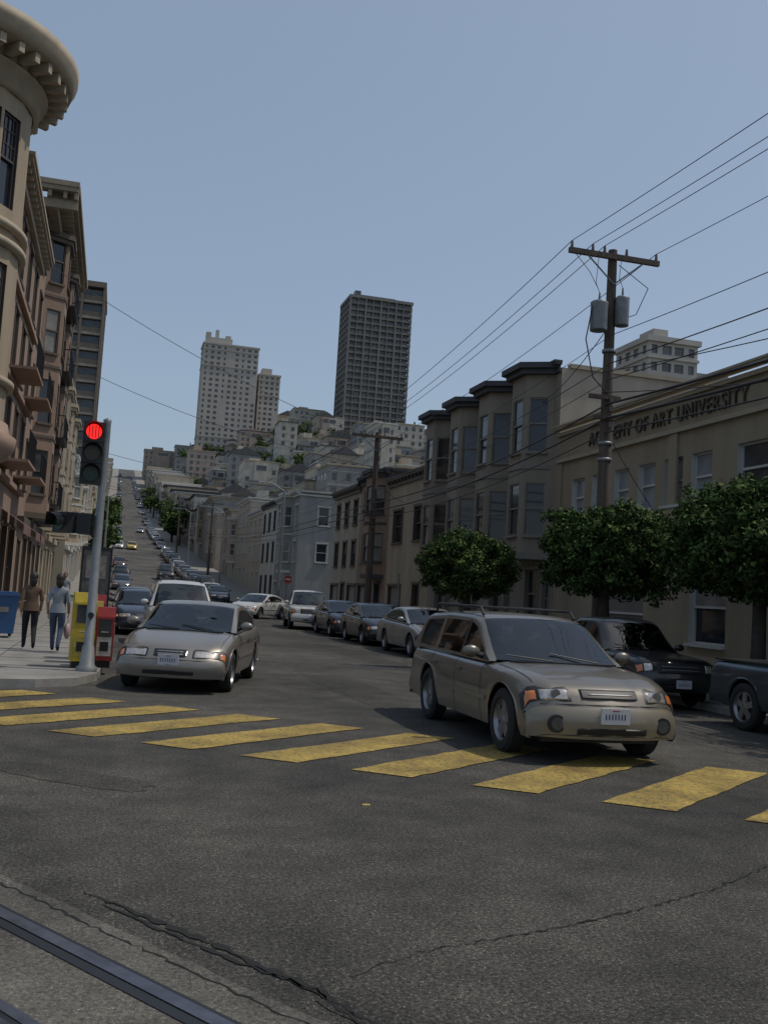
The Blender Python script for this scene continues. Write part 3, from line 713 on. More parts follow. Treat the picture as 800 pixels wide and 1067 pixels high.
for (a,b,s,r) in (((11.2,21.8,8.4),(14.5,33,8.9),.2,.012),((11.2,21.8,6.5),(14.5,28,6.9),.15,.012),((11.2,21.8,6.2),(14.5,24.5,4.2),.1,.01),((11.4,44.6,7),(14.5,42,8),.1,.012),((11.4,44.6,7),(14.5,50,6.6),.1,.012),
    ((-3.3,42,14.2),(11.4,44.6,8.8),.5,.013),((-3.3,52,12.6),(11.4,44.6,7.6),.6,.013),((-3.3,64,10),(14.5,64,8.3),.6,.014),((-3.4,84,9.5),(14.5,88,9),.6,.018),((-3.4,130,14),(14.5,125,12),.6,.02),
    ((11.2,21.8,7.4),(15.5,5,7.8),.3,.012),((11.2,21.8,6.9),(14.4,12,6.4),.2,.012)):
    wire(a,b,s,r,mb=mb)
mb.obj('power_lines')
def lamp(x,y,side):
    mb=MB(); mb.tube([Vector((0,0,0)),Vector((0,0,8))],[.11,.06],10,steel); mb.tube([Vector((0,0,7.9)),Vector((side*.8,0,8.35)),Vector((side*1.8,0,8.4))],[.04,.035,.03],8,steel)
    mb.box(side*2.1-.35,side*2.1+.35,-.13,.13,8.32,8.46,steel); mb.obj('street_lamp',(x,y,prof(y)+.12))
lamp(10.5,64,-1); lamp(10.5,100,-1); lamp(-.6,84,1); lamp(10.5,145,-1)

# ------------------------------------------------------------------ traffic signal, boxes
mb=MB(); sg=M('signal_black',(.015,.016,.016),.5,var=0); redon=M('signal_red_lit',(.5,.02,.02),.4,var=0,emit=(1,.02,.015),estr=1.1); off1=M('signal_amber_off',(.05,.03,.01),.3,var=0); off2=M('signal_green_off',(.01,.035,.022),.3,var=0)
polem=M('signal_pole_paint',(.20,.215,.22),.5,.2,var=.15,scale=8)
mb.lathe([(0,.17),(.06,.17),(.1,.12),(.4,.095),(.42,.075),(4.05,.06),(4.1,.07),(4.14,.01)],20,polem,axis='z')
def head(cx,cy,z0,face,lit):
    f=Vector(face); O=Vector((cx,cy,0)); Uu=Vector((-f.y,f.x,0)); 
    if (Uu.cross(Z)-f).length>.1: Uu=-Uu
    n=len(lit)
    for i,l_ in enumerate(lit):
        z=z0+(n-1-i)*.345
        mb.obox(O,Uu,f,-.165,.165,z,z+.335,-.12,.08,sg)
        c=O+Z*(z+.168)+f*.085
        mb.cyl(c,c+f*.01,.125,.125,24,l_)
        if l_ is redon:
            for q in(-.075,-.025,.025,.075): mb.obox(c,Uu,f,q-.006,q+.006,-.10,.10,.011,.014,off1)
        vs=[];K=16
        for k in range(K+1):
            t=math.radians(-20)+math.radians(220)*k/K
            r=Uu*math.cos(t)*.145+Z*math.sin(t)*.145
            ln=.26-.10*abs(math.cos(t))
            vs+=[c-f*.005+r,c+f*ln+r]
        mb.add(vs,[(2*k,2*k+2,2*k+3,2*k+1) for k in range(K)],sg,True)
head(-.20,-.02,3.02,Vector((.06,-1,0)).normalized(),[redon,off1,off2])
mb.obox(Vector((0,0,0)),FY,Vector((0,-1,0)),-.2,.0,3.9,3.95,-.03,.03,sg); mb.obox(Vector((0,0,0)),FY,Vector((0,-1,0)),-.2,.0,3.15,3.2,-.03,.03,sg)
head(-.55,.0,2.20,Vector((-.75,-.66,0)).normalized(),[off2])
head(-.22,.05,2.20,Vector((-.95,.3,0)).normalized(),[off1])
mb.box(-.5,0,-.03,.03,2.35,2.4,sg); mb.cyl((.0,0,.9),(.0,-.12,.9),.05,.05,10,sg)
mb.obj('traffic_signal',(-.24,16.9,.12))
def newsbox(x,y,col1,col2,w,rz,seed,h=1.2):
    mb=MB(); a=M('box_'+str(seed),col1,.45,var=.2,scale=6); b=M('boxp_'+str(seed),col2,.5,var=.3,scale=10)
    d=.42
    pr=[(-d/2,.12),(d/2,.12),(d/2,h-.1),(d/2-.08,h),(-d/2+.05,h),(-d/2,h-.16)]
    vs=[(-w/2,p,q) for p,q in pr]+[(w/2,p,q) for p,q in pr]; n=len(pr)
    mb.add(vs,[(i,(i+1)%n,n+(i+1)%n,n+i) for i in range(n)]+[list(range(n))[::-1],list(range(n,2*n))],a)
    mb.box(-w/2+.05,w/2-.05,-d/2-.012,-d/2+.01,h-.5,h-.2,gl2); mb.box(-w/2+.03,w/2-.03,-d/2-.008,-d/2+.01,.2,.52,b)
    mb.box(-w/2+.02,w/2-.02,-d/2-.02,-d/2+.01,h-.2,h-.175,a); mb.cyl((w*.2,-d/2-.05,.6),(-w*.2,-d/2-.05,.6),.012,.012,6,steel)
    mb.box(-w/2+.03,w/2-.03,-d/2+.05,d/2-.05,0,.12,black); mb.box(w/2-.005,w/2+.008,-.14,.14,.4,.75,b)
    mb.box(-w/2+.08,w/2-.08,-d/2-.0105,-d/2,.28,.44,black)
    mb.obj('newspaper_box',(x,y,.12),rz)
newsbox(-.36,17.5,(.48,.35,.03),(.35,.28,.05),.36,.1,1,1.25)
newsbox(-.00,17.6+.2,(.30,.03,.03),(.5,.48,.45),.30,.0,3,1.02)
newsbox(-.24,18.5,(.40,.32,.05),(.08,.22,.1),.34,-.05,2,1.1)
newsbox(-.22,19.4,(.28,.03,.03),(.5,.48,.45),.40,0,4,1.2)
mb=MB(); mb.box(-.04,0,-.04,.0,0,2.1,black); mb.box(.5,.54,-.04,0,0,2.1,black); mb.box(-.04,.54,-.045,.005,2.05,2.12,black); mb.box(-.0,.5,-.04,0,1.0,1.06,black); mb.box(.0,.5,-.03,-.01,1.06,2.05,M('map_panel',(.10,.09,.08),.5,var=.6,scale=9))
mb.box(.06,.44,-.034,-.031,1.5,1.95,M('map_paper',(.24,.20,.17),.5,var=.5,scale=14)); mb.obj('street_map_sign',(-.52,20.4,.12))
mb=MB(); bl=M('bin_blue',(.025,.08,.19),.5,var=.15)
mb.add([(-.27,-.3,.1),(.27,-.3,.1),(.27,.3,.1),(-.27,.3,.1),(-.33,-.36,.98),(.33,-.36,.98),(.33,.36,.98),(-.33,.36,.98)],[(0,3,2,1),(0,1,5,4),(1,2,6,5),(2,3,7,6),(3,0,4,7)],bl)
mb.box(-.35,.35,-.39,.38,.98,1.03,bl); mb.box(-.3,.3,-.3,.3,1.03,1.07,bl); mb.cyl((-.3,.36,.13),(-.24,.36,.13),.12,.12,14,rubber); mb.cyl((.24,.36,.13),(.3,.36,.13),.12,.12,14,rubber); mb.box(-.12,.12,-.355,-.33,.6,.72,gl3)
mb.obj('recycling_bin',(-2.38,25.0,.12),.2)
def sign(x,y,h,shape,mat,zb=.12,name='street_sign',rz=0):
    mb=MB(); mb.cyl((0,0,0),(0,0,h),.03,.03,8,steel)
    if shape=='oct':
        r=.28; mb.add([(r*math.cos(math.pi/8+i*math.pi/4),-.04,h-.3+r*math.sin(math.pi/8+i*math.pi/4)) for i in range(8)],[list(range(8))],mat)
        mb.add([(1.08*r*math.cos(math.pi/8+i*math.pi/4),-.036,h-.3+1.08*r*math.sin(math.pi/8+i*math.pi/4)) for i in range(8)],[list(range(8))],whitef)
        mb.box(-.17,.17,-.044,-.041,h-.34,h-.26,whitef)
    else: mb.box(-.15,.15,-.045,-.032,h-.45,h-.0,mat); mb.box(-.11,.11,-.048,-.0455,h-.12,h-.04,steel)
    mb.obj(name,(x,y,zb),rz)
sign(10.5,60.5,2.5,'oct',M('sign_red',(.28,.03,.03),.5,var=.05),name='stop_sign')
gsign=M('sign_grey',(.3,.3,.29),.5,var=.1)
sign(10.45,36,2.4,'r',gsign,name='parking_sign',rz=1.3); sign(-.4,32,2.5,'r',gsign,name='parking_sign',rz=1.3)
mb=MB(); mb.lathe([(0,.16),(.05,.16),(.06,.1),(.55,.1),(.57,.13),(.62,.13),(.7,.07),(.75,.03),(.76,.001)],16,whitef,axis='z'); mb.cyl((-.18,0,.42),(.18,0,.42),.055,.055,10,whitef); mb.cyl((0,-.2,.4),(0,0,.4),.07,.07,10,whitef); mb.obj('fire_hydrant',(10.5,8.4,.12))

# ------------------------------------------------------------------ cars
CFG={
'wagon':dict(W=1.76,wr=.335,ax=(1.42,-1.24),
 body=[(-2.30,.30),(-2.36,.38),(-2.37,.54),(-2.33,.62),(-2.28,.66),(-2.26,.82),(-2.22,.92),(-2.1,.95),(-1,.94),(.3,.93),(.85,.93),(1.1,.925),(1.5,.895),(1.85,.85),(2.06,.80),(2.17,.75),(2.215,.69),(2.23,.62),(2.29,.585),(2.335,.54),(2.345,.42),(2.31,.27)],
 roof=[(-2.25,.93),(-2.14,1.14),(-2.0,1.36),(-1.88,1.41),(-1.0,1.455),(-.25,1.455),(.0,1.435),(.17,1.39),(1.02,.92)],xw=.13,xr=-1.97,
 side=[(-1.92,-1.16),(-1.06,-.16),(-.08,.74)],rack=True,gr=(.33,.665,.755),hl=(.42,.85,.635,.76),fog=.42),
'sedan':dict(W=1.74,wr=.31,ax=(1.40,-1.22),
 body=[(-2.26,.28),(-2.32,.36),(-2.33,.52),(-2.29,.60),(-2.27,.86),(-2.2,.96),(-1.7,1.0),(-1.0,.96),(.3,.93),(.95,.915),(1.3,.89),(1.7,.81),(1.95,.745),(2.10,.69),(2.16,.64),(2.20,.575),(2.27,.54),(2.315,.49),(2.32,.38),(2.28,.24)],
 roof=[(-1.8,.985),(-1.1,1.28),(-.85,1.345),(-.4,1.375),(-.05,1.375),(.15,1.345),(.3,1.295),(1.13,.905)],xw=.24,xr=-.98,
 side=[(-1.32,-.32),(-.24,.85)],rack=False,gr=(.26,.56,.665),hl=(.34,.84,.54,.665),fog=None),
'suv':dict(W=1.82,wr=.37,ax=(1.38,-1.35),
 body=[(-2.24,.38),(-2.30,.44),(-2.31,.60),(-2.26,.66),(-2.24,.9),(-2.2,1.06),(-2.0,1.1),(-1,1.1),(.3,1.09),(.85,1.08),(1.2,1.06),(1.7,1.02),(2.05,.98),(2.15,.92),(2.18,.78),(2.2,.68),(2.27,.64),(2.31,.58),(2.31,.46),(2.28,.34)],
 roof=[(-2.24,1.06),(-2.2,1.4),(-2.1,1.7),(-1.95,1.76),(-1.0,1.79),(-.1,1.78),(.1,1.73),(.25,1.67),(.88,1.07)],xw=.2,xr=-2.08,
 side=[(-2.0,-1.2),(-1.1,-.2),(-.1,.68)],rack=True,gr=(.45,.7,.88),hl=(.52,.84,.70,.88),fog=None),
'pickup':dict(W=1.85,wr=.37,ax=(1.62,-1.55),
 body=[(-2.58,.40),(-2.64,.46),(-2.64,.60),(-2.60,.64),(-2.58,.9),(-2.57,1.04),(-2.5,1.06),(-1.2,1.06),(-.65,1.06),(.5,1.06),(1.0,1.05),(1.5,1.03),(2.2,.98),(2.38,.93),(2.44,.80),(2.46,.68),(2.54,.64),(2.58,.58),(2.58,.46),(2.54,.36)],
 roof=[(-.85,1.05),(-.78,1.4),(-.68,1.62),(-.5,1.68),(.1,1.69),(.3,1.66),(.45,1.60),(1.08,1.04)],xw=.4,xr=-.7,
 side=[(-.6,-.1),(-.02,.9)],rack=False,gr=(.5,.7,.90),hl=(.56,.86,.72,.90),fog=None),
}
def ilerp(c,x): return float(np.interp(x,[a for a,b in c],[b for a,b in c]))
def car_mesh(kind,paint,lower=None,detail=True):
    C=CFG[kind]; W=C['W']/2; body=C['body']; mb=MB(); lower=lower or paint
    xmax=max(a for a,b in body); xmin=min(a for a,b in body)
    st=[]
    for i in range(len(body)-1):
        (a,b),(c,d)=body[i],body[i+1]; L=math.hypot(c-a,d-b); k=max(1,int(L/(.045 if detail else .12)))
        for j in range(k): st.append((a+(c-a)*j/k,b+(d-b)*j/k))
    st.append(body[-1])
    for _ in range(3):
        st=[st[0]]+[((st[i-1][0]+2*st[i][0]+st[i+1][0])/4,(st[i-1][1]+2*st[i][1]+st[i+1][1])/4) for i in range(1,len(st)-1)]+[st[-1]]
    zbot=.24 if kind in('wagon','sedan') else .36
    FB=.26 if kind in('wagon','sedan') else .14; RB=.12
    def wid(x):
        w=W
        if x>1.0: w-= .05*sst((x-1.0)/1.2)
        if x<-1.2: w-= .05*sst((-x-1.2)/1.1)
        return w
    def bow(x,fr):
        b=0
        if x>1.6: b=FB*sst((x-1.55)/(xmax-1.55))*fr**2.4
        if x<-1.6: b=-RB*sst((-x-1.6)/(-xmin-1.6))*fr**3
        return b
    def section(x,zt):
        w=wid(x); r=[]
        zb0=min(zbot,zt-.02)
        hgt=zt-zb0; k=min(1,hgt/.45)
        fr=[0,.35,.65,.72,.86,.945,.985,1,1,.995,.985,.95]
        dz=[0,.004,.012,.004,.028,.06,.11,.20,None,None,None,None]
        if x<1.0: dz[3]=.018
        xs_=[x-bow(x,f) for f in fr]
        arch=zb0; xx=xs_[9]
        for xa in C['ax']:
            ra=C['wr']+.055; dd=abs(xx-xa)
            if dd<ra: arch=max(arch,C['wr']+math.sqrt(ra*ra-dd*dd))
        arch=min(arch,zt-.12*k)
        z6=max(zt-.20*k,arch+.02*k)
        for i,f in enumerate(fr):
            if dz[i] is not None: z=zt-dz[i]*k*((zt-z6)/(.20*k) if k>0 and i>=5 else 1)
            else: z=z6+(arch-z6)*(i-7)/4
            fl=0
            if i==10 and arch>zb0+.01: fl=.022
            if i==11 and arch>zb0+.01: fl=.035
            r.append(Vector((xs_[i],w*f+fl,z)))
        return r
    secs=[section(*s) for s in st]
    full=[[Vector((p.x,-p.y,p.z)) for p in s[::-1][:-1]]+s for s in secs]
    nr=len(full[0]); h=(nr-1)//2
    for rng,mat in(((h-8,h+8),paint),((0,h-8),lower),((h+8,nr-1),lower)):
        vs=[p for s in full for p in s[rng[0]:rng[1]+1]]; q=rng[1]-rng[0]+1
        fu=[];fl_=[]
        for i in range(len(full)-1):
            low=(lower is not paint) and st[i][1]<.60 and abs(st[i][0])>2.0
            for j in range(q-1): (fl_ if low else fu).append((i*q+j,i*q+j+1,(i+1)*q+j+1,(i+1)*q+j))
        mb.add(vs,fu,mat,True)
        if fl_: mb.add(vs,fl_,lower,True)
    rf=C['roof']; xs=set(a for a,b in rf)|{C['xw'],C['xr']}
    for a,b in C['side']: xs|={a,b}
    x=rf[0][0]
    while x<rf[-1][0]: xs.add(round(x,3)); x+=.09
    xs=sorted(xs)
    def rz(x):
        return (ilerp(rf,x-.04)+2*ilerp(rf,x)+ilerp(rf,x+.04))/4 if rf[0][0]+.05<x<rf[-1][0]-.05 else ilerp(rf,x)
    gs=[]
    for x in xs:
        zr=rz(x)
        zb=min(ilerp([(a,b) for a,b in body if -2.1<a<1.3],x)-.03,zr-.004)
        s=min(1,(zr-zb)/.35); wb=W*.93; tum=.30
        yz=lambda z: wb-(z-zb)*tum
        yt=yz(zr-.10*s)
        ft=sst((x-.2)/.7); rt=sst((-x+xs[0]+.6)/.6)
        P=[(0,zr),(yt*.4,zr-.006*s),(yt*.72,zr-.018*s),(yt*.90,zr-.035*s),(yt*.97,zr-.065*s),(yz(zr-.10*s),zr-.10*s),(yz(zr-.125*s),zr-.125*s),(yz(zb+.035*s),zb+.035*s),(yz(zb),zb)]
        gs.append([Vector((x-.13*ft*(y/wb)**2+.1*rt*(y/wb)**2,y,z)) for y,z in P])
    def inside(m): return any(a-.001<=m<=b+.001 for a,b in C['side'])
    pil=M('pillar_black',(.02,.02,.02),.4,var=0)
    for i in range(len(xs)-1):
        m=(xs[i]+xs[i+1])/2
        for j in range(8):
            ws=m>C['xw'] or m<C['xr']
            if j<3 and ws: mat=carglass
            elif j==6 and inside(m): mat=carglass
            elif j in(5,6,) and not ws and not(inside(m)): mat=pil if abs(m)<1.0 and kind!='pickup' else paint
            else: mat=paint
            for sg_ in(1,-1):
                q=[gs[i][j],gs[i+1][j],gs[i+1][j+1],gs[i][j+1]]; q=[Vector((p.x,p.y*sg_,p.z)) for p in q]
                if sg_<0: q=q[::-1]
                mb.add(q,[(0,1,2,3)],mat,True)
    # cabin: dark belt-level tray, dashboard, seats with headrests, steering wheel, headliner
    xa_,xb_=rf[0][0]+.12,rf[-1][0]-.10
    zc=ilerp(body,0)
    pts=[xa_+(xb_-xa_)*i/14 for i in range(15)]; vs=[]
    for x in pts:
        zt=ilerp(body,x)+.006
        for y_ in(-W*.84,W*.84): vs.append((x,y_,min(zt,ilerp(rf,x)-.03)))
    mb.add(vs,[(2*i,2*i+1,2*i+3,2*i+2) for i in range(14)],inter)
    if detail:
        xd=rf[-1][0]-.30
        mb.sphere((xd,0,zc-.01),.5,inter,18,(.34,1.25,.12))
        rows_=[-.25] if kind=='pickup' else ([-.12,-1.05] if kind!='sedan' else [-.10,-.85])
        for xr_ in rows_:
            for s_ in(1,-1):
                top=min(rz(xr_)-.10,zc+.36)
                mb.sphere((xr_-.04,s_*.37,zc+.02),.27,seatm,14,(.26,.88,.62)); mb.sphere((xr_-.08,s_*.37,top-.07),.12,seatm,12,(.42,1.05,.70)); mb.cyl((xr_-.07,s_*.37,zc+.08),(xr_-.08,s_*.37,top-.1),.03,.03,6,black)
        K=20; ctr=Vector((rf[-1][0]-.55,.36,zc+.02)); ux=Vector((0,1,0)); uy=Vector((.45,0,.9)).normalized()
        ring=[ctr+ux*math.cos(2*math.pi*k/K)*.18+uy*math.sin(2*math.pi*k/K)*.18 for k in range(K+1)]
        mb.tube(ring,[.014]*(K+1),6,black)
        zm=rz(C['xw']+.08)-.09; mb.box(C['xw']+.06,C['xw']+.09,-.11,.11,zm-.03,zm+.03,black)
        mb.sphere((-.05,W*.93-.0-.62,zc-.2),.01,black,6)
    mb.box(xmin+.25,xmax-.35,-(W-.24),W-.24,zbot-.04,zbot+.12,black)
    for xa in C['ax']: mb.box(xa-.42,xa+.42,-(W-.235),W-.235,zbot,C['wr']*2+.05,black)
    for xa in C['ax']:
        for sg_ in(1,-1):
            r=C['wr']; yo=sg_*(W-.015); yi=sg_*(W-.215)
            o=(xa,0,r)
            mb.lathe([(yi,r*.6),(yi,r-.03),(yi+sg_*.03,r),(yo-sg_*.03,r),(yo,r-.035),(yo,r*.70),(yo-sg_*.02,r*.66)],36,rubber,'y',o)
            mb.lathe([(yo-sg_*.02,r*.67),(yo-sg_*.012,r*.645),(yo-sg_*.05,r*.60),(yo-sg_*.06,r*.58)],36,rimm,'y',o)
            mb.lathe([(yo-sg_*.075,.001),(yo-sg_*.075,r*.6)],36,black,'y',o)
            mb.lathe([(yo-sg_*.025,.001),(yo-sg_*.025,r*.14),(yo-sg_*.06,r*.2)],16,rimm,'y',o)
            for k in range(5):
                t=2*math.pi*k/5+.3; c,s_=math.cos(t),math.sin(t)
                def pt(rr,off,y): return (xa+rr*c-off*s_,y,r+rr*s_+off*c)
                ya=yo-sg_*.03; yb=yo-sg_*.06
                vs=[pt(r*.1,-.045,ya),pt(r*.1,.045,ya),pt(r*.6,.05,ya-sg_*.01),pt(r*.6,-.05,ya-sg_*.01),pt(r*.1,-.05,yb),pt(r*.1,.05,yb),pt(r*.6,.06,yb),pt(r*.6,-.06,yb)]
                mb.add(vs,[(0,1,2,3),(0,4,5,1),(1,5,6,2),(2,6,7,3),(3,7,4,0)],rimm)
    fstat=[s for s in st if s[0]>1.5]; 
    def fx(z):
        zz=[s[1] for s in fstat][::-1]; xx=[s[0] for s in fstat][::-1]
        return float(np.interp(z,zz,xx))
    rstat=[s for s in st if s[0]<-1.9]
    def rx(z): return float(np.interp(z,[s[1] for s in rstat],[s[0] for s in rstat]))
    def patch(y0,y1,za,zb_,mat,off=.008,front=True,nu=12,nv=5,zc=None,zd=None):
        zc=za if zc is None else zc; zd=zb_ if zd is None else zd
        for sg_ in((1,-1) if y0*y1>=0 else (1,)):
            vs=[]
            for a in range(nu+1):
                u=a/nu; y=y0+(y1-y0)*u; lo=za+(zc-za)*u; hi=zb_+(zd-zb_)*u
                for b in range(nv+1):
                    z=lo+(hi-lo)*b/nv; o=off if 0<a<nu and 0<b<nv else -.012
                    if front: x=fx(z); w=wid(x); f=min(1,abs(y)/w); X=x-bow(x,f)+o
                    else: x=rx(z); w=wid(x); f=min(1,abs(y)/w); X=x-bow(x,f)-o
                    dzf=float(np.interp(f,[0,.35,.65,.85,.945,.985,1],[0,.004,.012,.03,.06,.11,.2]))
                    vs.append(Vector((X,sg_*y,z-dzf*.6)))
            mb.add(vs,[(a*(nv+1)+b,a*(nv+1)+b+1,(a+1)*(nv+1)+b+1,(a+1)*(nv+1)+b) for a in range(nu) for b in range(nv)],mat,True)
    g=C['gr']; patch(-g[0],g[0],g[1],g[2],steel if kind=='wagon' else chrome,.008,nu=24,nv=9); patch(-g[0]+.008,g[0]-.008,g[1]+.003,g[2]-.003,black,.022,nu=30,nv=12)
    for t in((.5,) if kind=='wagon' else (.33,.66)): zz=g[1]+(g[2]-g[1])*t; patch(-g[0]+.04,g[0]-.04,zz-.009,zz+.009,steel,.030,nv=4)
    hl=C['hl']
    patch(hl[0]-.02,hl[1]+.012,hl[2]-.014,hl[3]+.012,black,.006)
    if kind=='wagon':
        patch(hl[0],hl[1]-.13,hl[2],hl[3],lens,.016,nu=10,zc=hl[2]-.005,zd=hl[3]-.005); patch(hl[1]-.13,hl[1],hl[2]+.0,hl[3]-.01,orange,.016,nu=6)
        X=fx(.70)-bow(2.2,.62)
        for s_ in(1,-1): mb.cyl((X-.02,s_*.56,.69),(X+.022,s_*.56,.69),.05,.05,16,chrome)
    else:
        patch(hl[0],hl[1]-.12,hl[2],hl[3],lens,.014,nu=10); patch(hl[1]-.12,hl[1],hl[2]+.005,hl[3]-.01,orange,.014,nu=6)
    zf=body[-1][1]
    patch(-.40,.40,zf+.04,zf+.12,black,.006)
    if C['fog']:
        for s_ in(1,-1):
            X=fx(.42)-bow(2.3,.68); mb.cyl((X-.03,s_*.58,.41),(X+.012,s_*.58,.41),.088,.088,20,black); mb.cyl((X,s_*.58,.41),(X+.018,s_*.58,.41),.062,.062,20,fogl)
        patch(-.8,.8,.30,.315,black,.004,nv=2)
    px=fx(.5)+.012; mb.box(px-.02,px+.012,-.155,.155,.43,.585,plate)
    pink=M('plate_ink',(.03,.04,.10),.6,var=0)
    for q in range(7): mb.box(px+.0125,px+.0145,-.112+q*.034,-.100+q*.034,.475,.53,pink)
    mb.box(px+.0125,px+.0145,-.04,.04,.558,.567,redl)
    zs=.60 if kind=='wagon' else (.505 if kind=='sedan' else .6)
    patch(-.84,.84,zs,zs+.013,black,.005,nv=2)
    zt_=.9 if kind in('wagon','sedan') else 1.0
    patch(.52,.83,zt_-.2,zt_-.05,redl,.012,front=False); mb.box(rx(.75)-.03,rx(.75)+.0,-.16,.16,.68,.83,plate)
    patch(-.8,.8,.56,.58,black,.006,front=False,nv=2)
    dl=[C['side'][-1][1]+.06,C['side'][-1][0]-.04]+([C['side'][-2][0]-.03] if len(C['side'])>1 and kind!='pickup' else [-.85])
    for x in dl:
        s0=section(x-.006,ilerp(body,x)); s1=section(x+.006,ilerp(body,x))
        for sg_ in(1,-1):
            vs=[]
            for a,b in list(zip(s0,s1))[5:]: vs+=[Vector((a.x,sg_*(a.y+.0025),a.z)),Vector((b.x,sg_*(b.y+.0025),b.z))]
            mb.add(vs,[(2*i,2*i+1,2*i+3,2*i+2) for i in range(len(vs)//2-1)],black)
    xh0=rf[-1][0]+.05; xh1=2.02 if kind!='pickup' else 2.3
    for sg_ in(1,-1):
        vs=[]
        for i in range(16):
            x=xh0+(xh1-xh0)*i/15; q=section(x,ilerp(st,x)); p=q[4]; p2=q[3]; d=(p-p2).normalized()
            for e in(0,.009): t=p+d*e; vs.append(Vector((t.x,sg_*t.y,t.z+.0035)))
        mb.add(vs,[(2*i,2*i+1,2*i+3,2*i+2) for i in range(15)],black)
    yb=wid(0); zbel=ilerp(body,0)
    for sg_ in(1,-1):
        for (a,b) in ((C['side'][-1][0]+.03,C['side'][-1][0]+.2),(C['side'][-2][0]+.05,C['side'][-2][0]+.22)) if kind!='pickup' else ((.05,.22),):
            y_=sg_*(yb+.0); mb.box(a,b,min(y_,y_+sg_*.03),max(y_,y_+sg_*.03),zbel-.185,zbel-.15,paint)
        y_=sg_*(yb+.001); mb.box(-.8,.98,min(y_,y_+sg_*.015),max(y_,y_+sg_*.015),.50,.545,lower)
        mx=C['side'][-1][1]-.10; ym=sg_*(W*.93)
        mb.sphere((mx,ym+sg_*.13,zbel+.07),.1,paint,12,(.55,1.05,.72)); mb.cyl((mx,ym-sg_*.03,zbel+.02),(mx,ym+sg_*.1,zbel+.05),.035,.03,8,black)
        mb.box(mx-.062,mx-.05,min(ym+sg_*.05,ym+sg_*.21),max(ym+sg_*.05,ym+sg_*.21),zbel+.02,zbel+.12,chrome)
        if C['rack']:
            a=C['side'][0][0]+.15; b=.0; zz=ilerp(rf,-.8); yy=sg_*(W*.93-(zz-zbel)*.30-.07)
            mb.tube([Vector((a-.1,yy,zz-.05)),Vector((a,yy,zz+.055)),Vector((b-.1,yy,zz+.05)),Vector((b+.02,yy,zz-.04))],[.018]*4,8,black)
            mb.box(-.86,-.80,yy-.02,yy+.02,zz-.03,zz+.05,black)
    if C['rack']:
        for xx in(-1.3,-.35): mb.cyl((xx,-(W*.7),ilerp(rf,xx)+.055),(xx,W*.7,ilerp(rf,xx)+.055),.014,.014,6,black)
    bx=rf[-1][0]
    mb.cyl((bx-.02,.45,ilerp(body,bx)+.02),(bx-.16,-.08,ilerp(rf,bx-.16)+.015),.008,.008,5,black); mb.cyl((bx-.02,-.1,ilerp(body,bx)+.02),(bx-.13,-.62,ilerp(rf,bx-.13)-.0),.008,.008,5,black)
    mb.box(bx-.03,bx+.035,-.62,.62,ilerp(body,bx)-.02,ilerp(body,bx)+.012,black)
    if kind=='pickup': mb.box(-2.5,-.95,-.78,.78,1.04,1.075,black)
    return mb.mesh('car_'+kind,fixn=True,sharp=38)
def paintm(name,c,metal=.4,rough=.35): return M('paint_'+name,c,rough,metal,var=.08,scale=2.5,coat=.6,spec=.5)
PC={}
def car(name,kind,pname,loc,head,lower=None,detail=True,sc=1):
    k=(kind,pname.name,lower.name if lower else '',detail)
    if k not in PC: PC[k]=car_mesh(kind,pname,lower,detail)
    o=bpy.data.objects.new(name,PC[k]); scene.collection.objects.link(o); o.location=loc; o.rotation_euler=(0,0,math.radians(head)); o.scale=(sc,sc,sc); return o
gold=paintm('taupe',(.16,.143,.118)); goldl=paintm('taupe_light',(.23,.20,.15),.25,.45); tanp=paintm('silver_tan',(.22,.20,.175)); 
blackp=paintm('black',(.012,.012,.014),.2); whitep=paintm('white',(.45,.45,.44),0); silver=paintm('silver',(.26,.26,.26)); teal=paintm('teal',(.02,.04,.055)); darkb=paintm('navy',(.02,.025,.04)); redp=paintm('maroon',(.08,.015,.015)); greyp=paintm('grey',(.09,.09,.095)); taxi=paintm('yellow',(.5,.36,.04),0)
car('station_wagon','wagon',gold,(5.14,11.73,0),-91,goldl,sc=1.03)
car('sedan','sedan',tanp,(1.50,17.15,0),-105,None,sc=.98)
car('parked_pickup_truck','pickup',teal,(9.75,11.2,0),-90,sc=.92)
car('parked_pickup_truck','pickup',blackp,(9.35,17.1,0),-90,sc=.88)
car('parked_car','sedan',darkb,(9.0,22.7,0),-90)
car('parked_car','sedan',silver,(8.95,27.9,0),-90)
car('parked_car','sedan',blackp,(8.95,33.2,0),-91)
car('parked_car','sedan',darkb,(8.95,38.3,0),-90)
car('parked_pickup_truck','pickup',whitep,(8.6,44.0,0),-96)
car('parked_car','sedan',whitep,(8.1,55.5,0),-125)
car('parked_van','suv',whitep,(1.85,27.0,0),-90,sc=.96)
car('parked_car','sedan',darkb,(1.05,33,0),-90); car('parked_car','sedan',greyp,(1.1,46,0),-90)
pool=[('sedan',greyp),('suv',blackp),('sedan',darkb),('wagon',silver),('sedan',blackp),('sedan',darkb),('sedan',redp),('sedan',whitep)]
y=85
while y<620:
    sl=math.atan2(prof(y+4)-prof(y-4),8)
    for xx,pr in((1.1,.22),(8.9,.85 if y<260 else .4)):
        if R()<pr:
            kd,pp=random.choice(pool); o=car('parked_car',kd,pp,(xx,y+U_(-.4,.4),prof(y)+.03),-90,detail=False); o.rotation_euler=(0,sl,math.radians(-90))
    y+=5.9
for (kd,pp,xx,yy_) in(('suv',blackp,6.2,118),('sedan',taxi,3.4,185),('sedan',silver,6.3,250)):
    sl=math.atan2(prof(yy_+4)-prof(yy_-4),8); o=car('taxi' if pp is taxi else 'car',kd,pp,(xx,yy_,prof(yy_)+.03),-90,detail=False); o.rotation_euler=(0,sl,math.radians(-90))

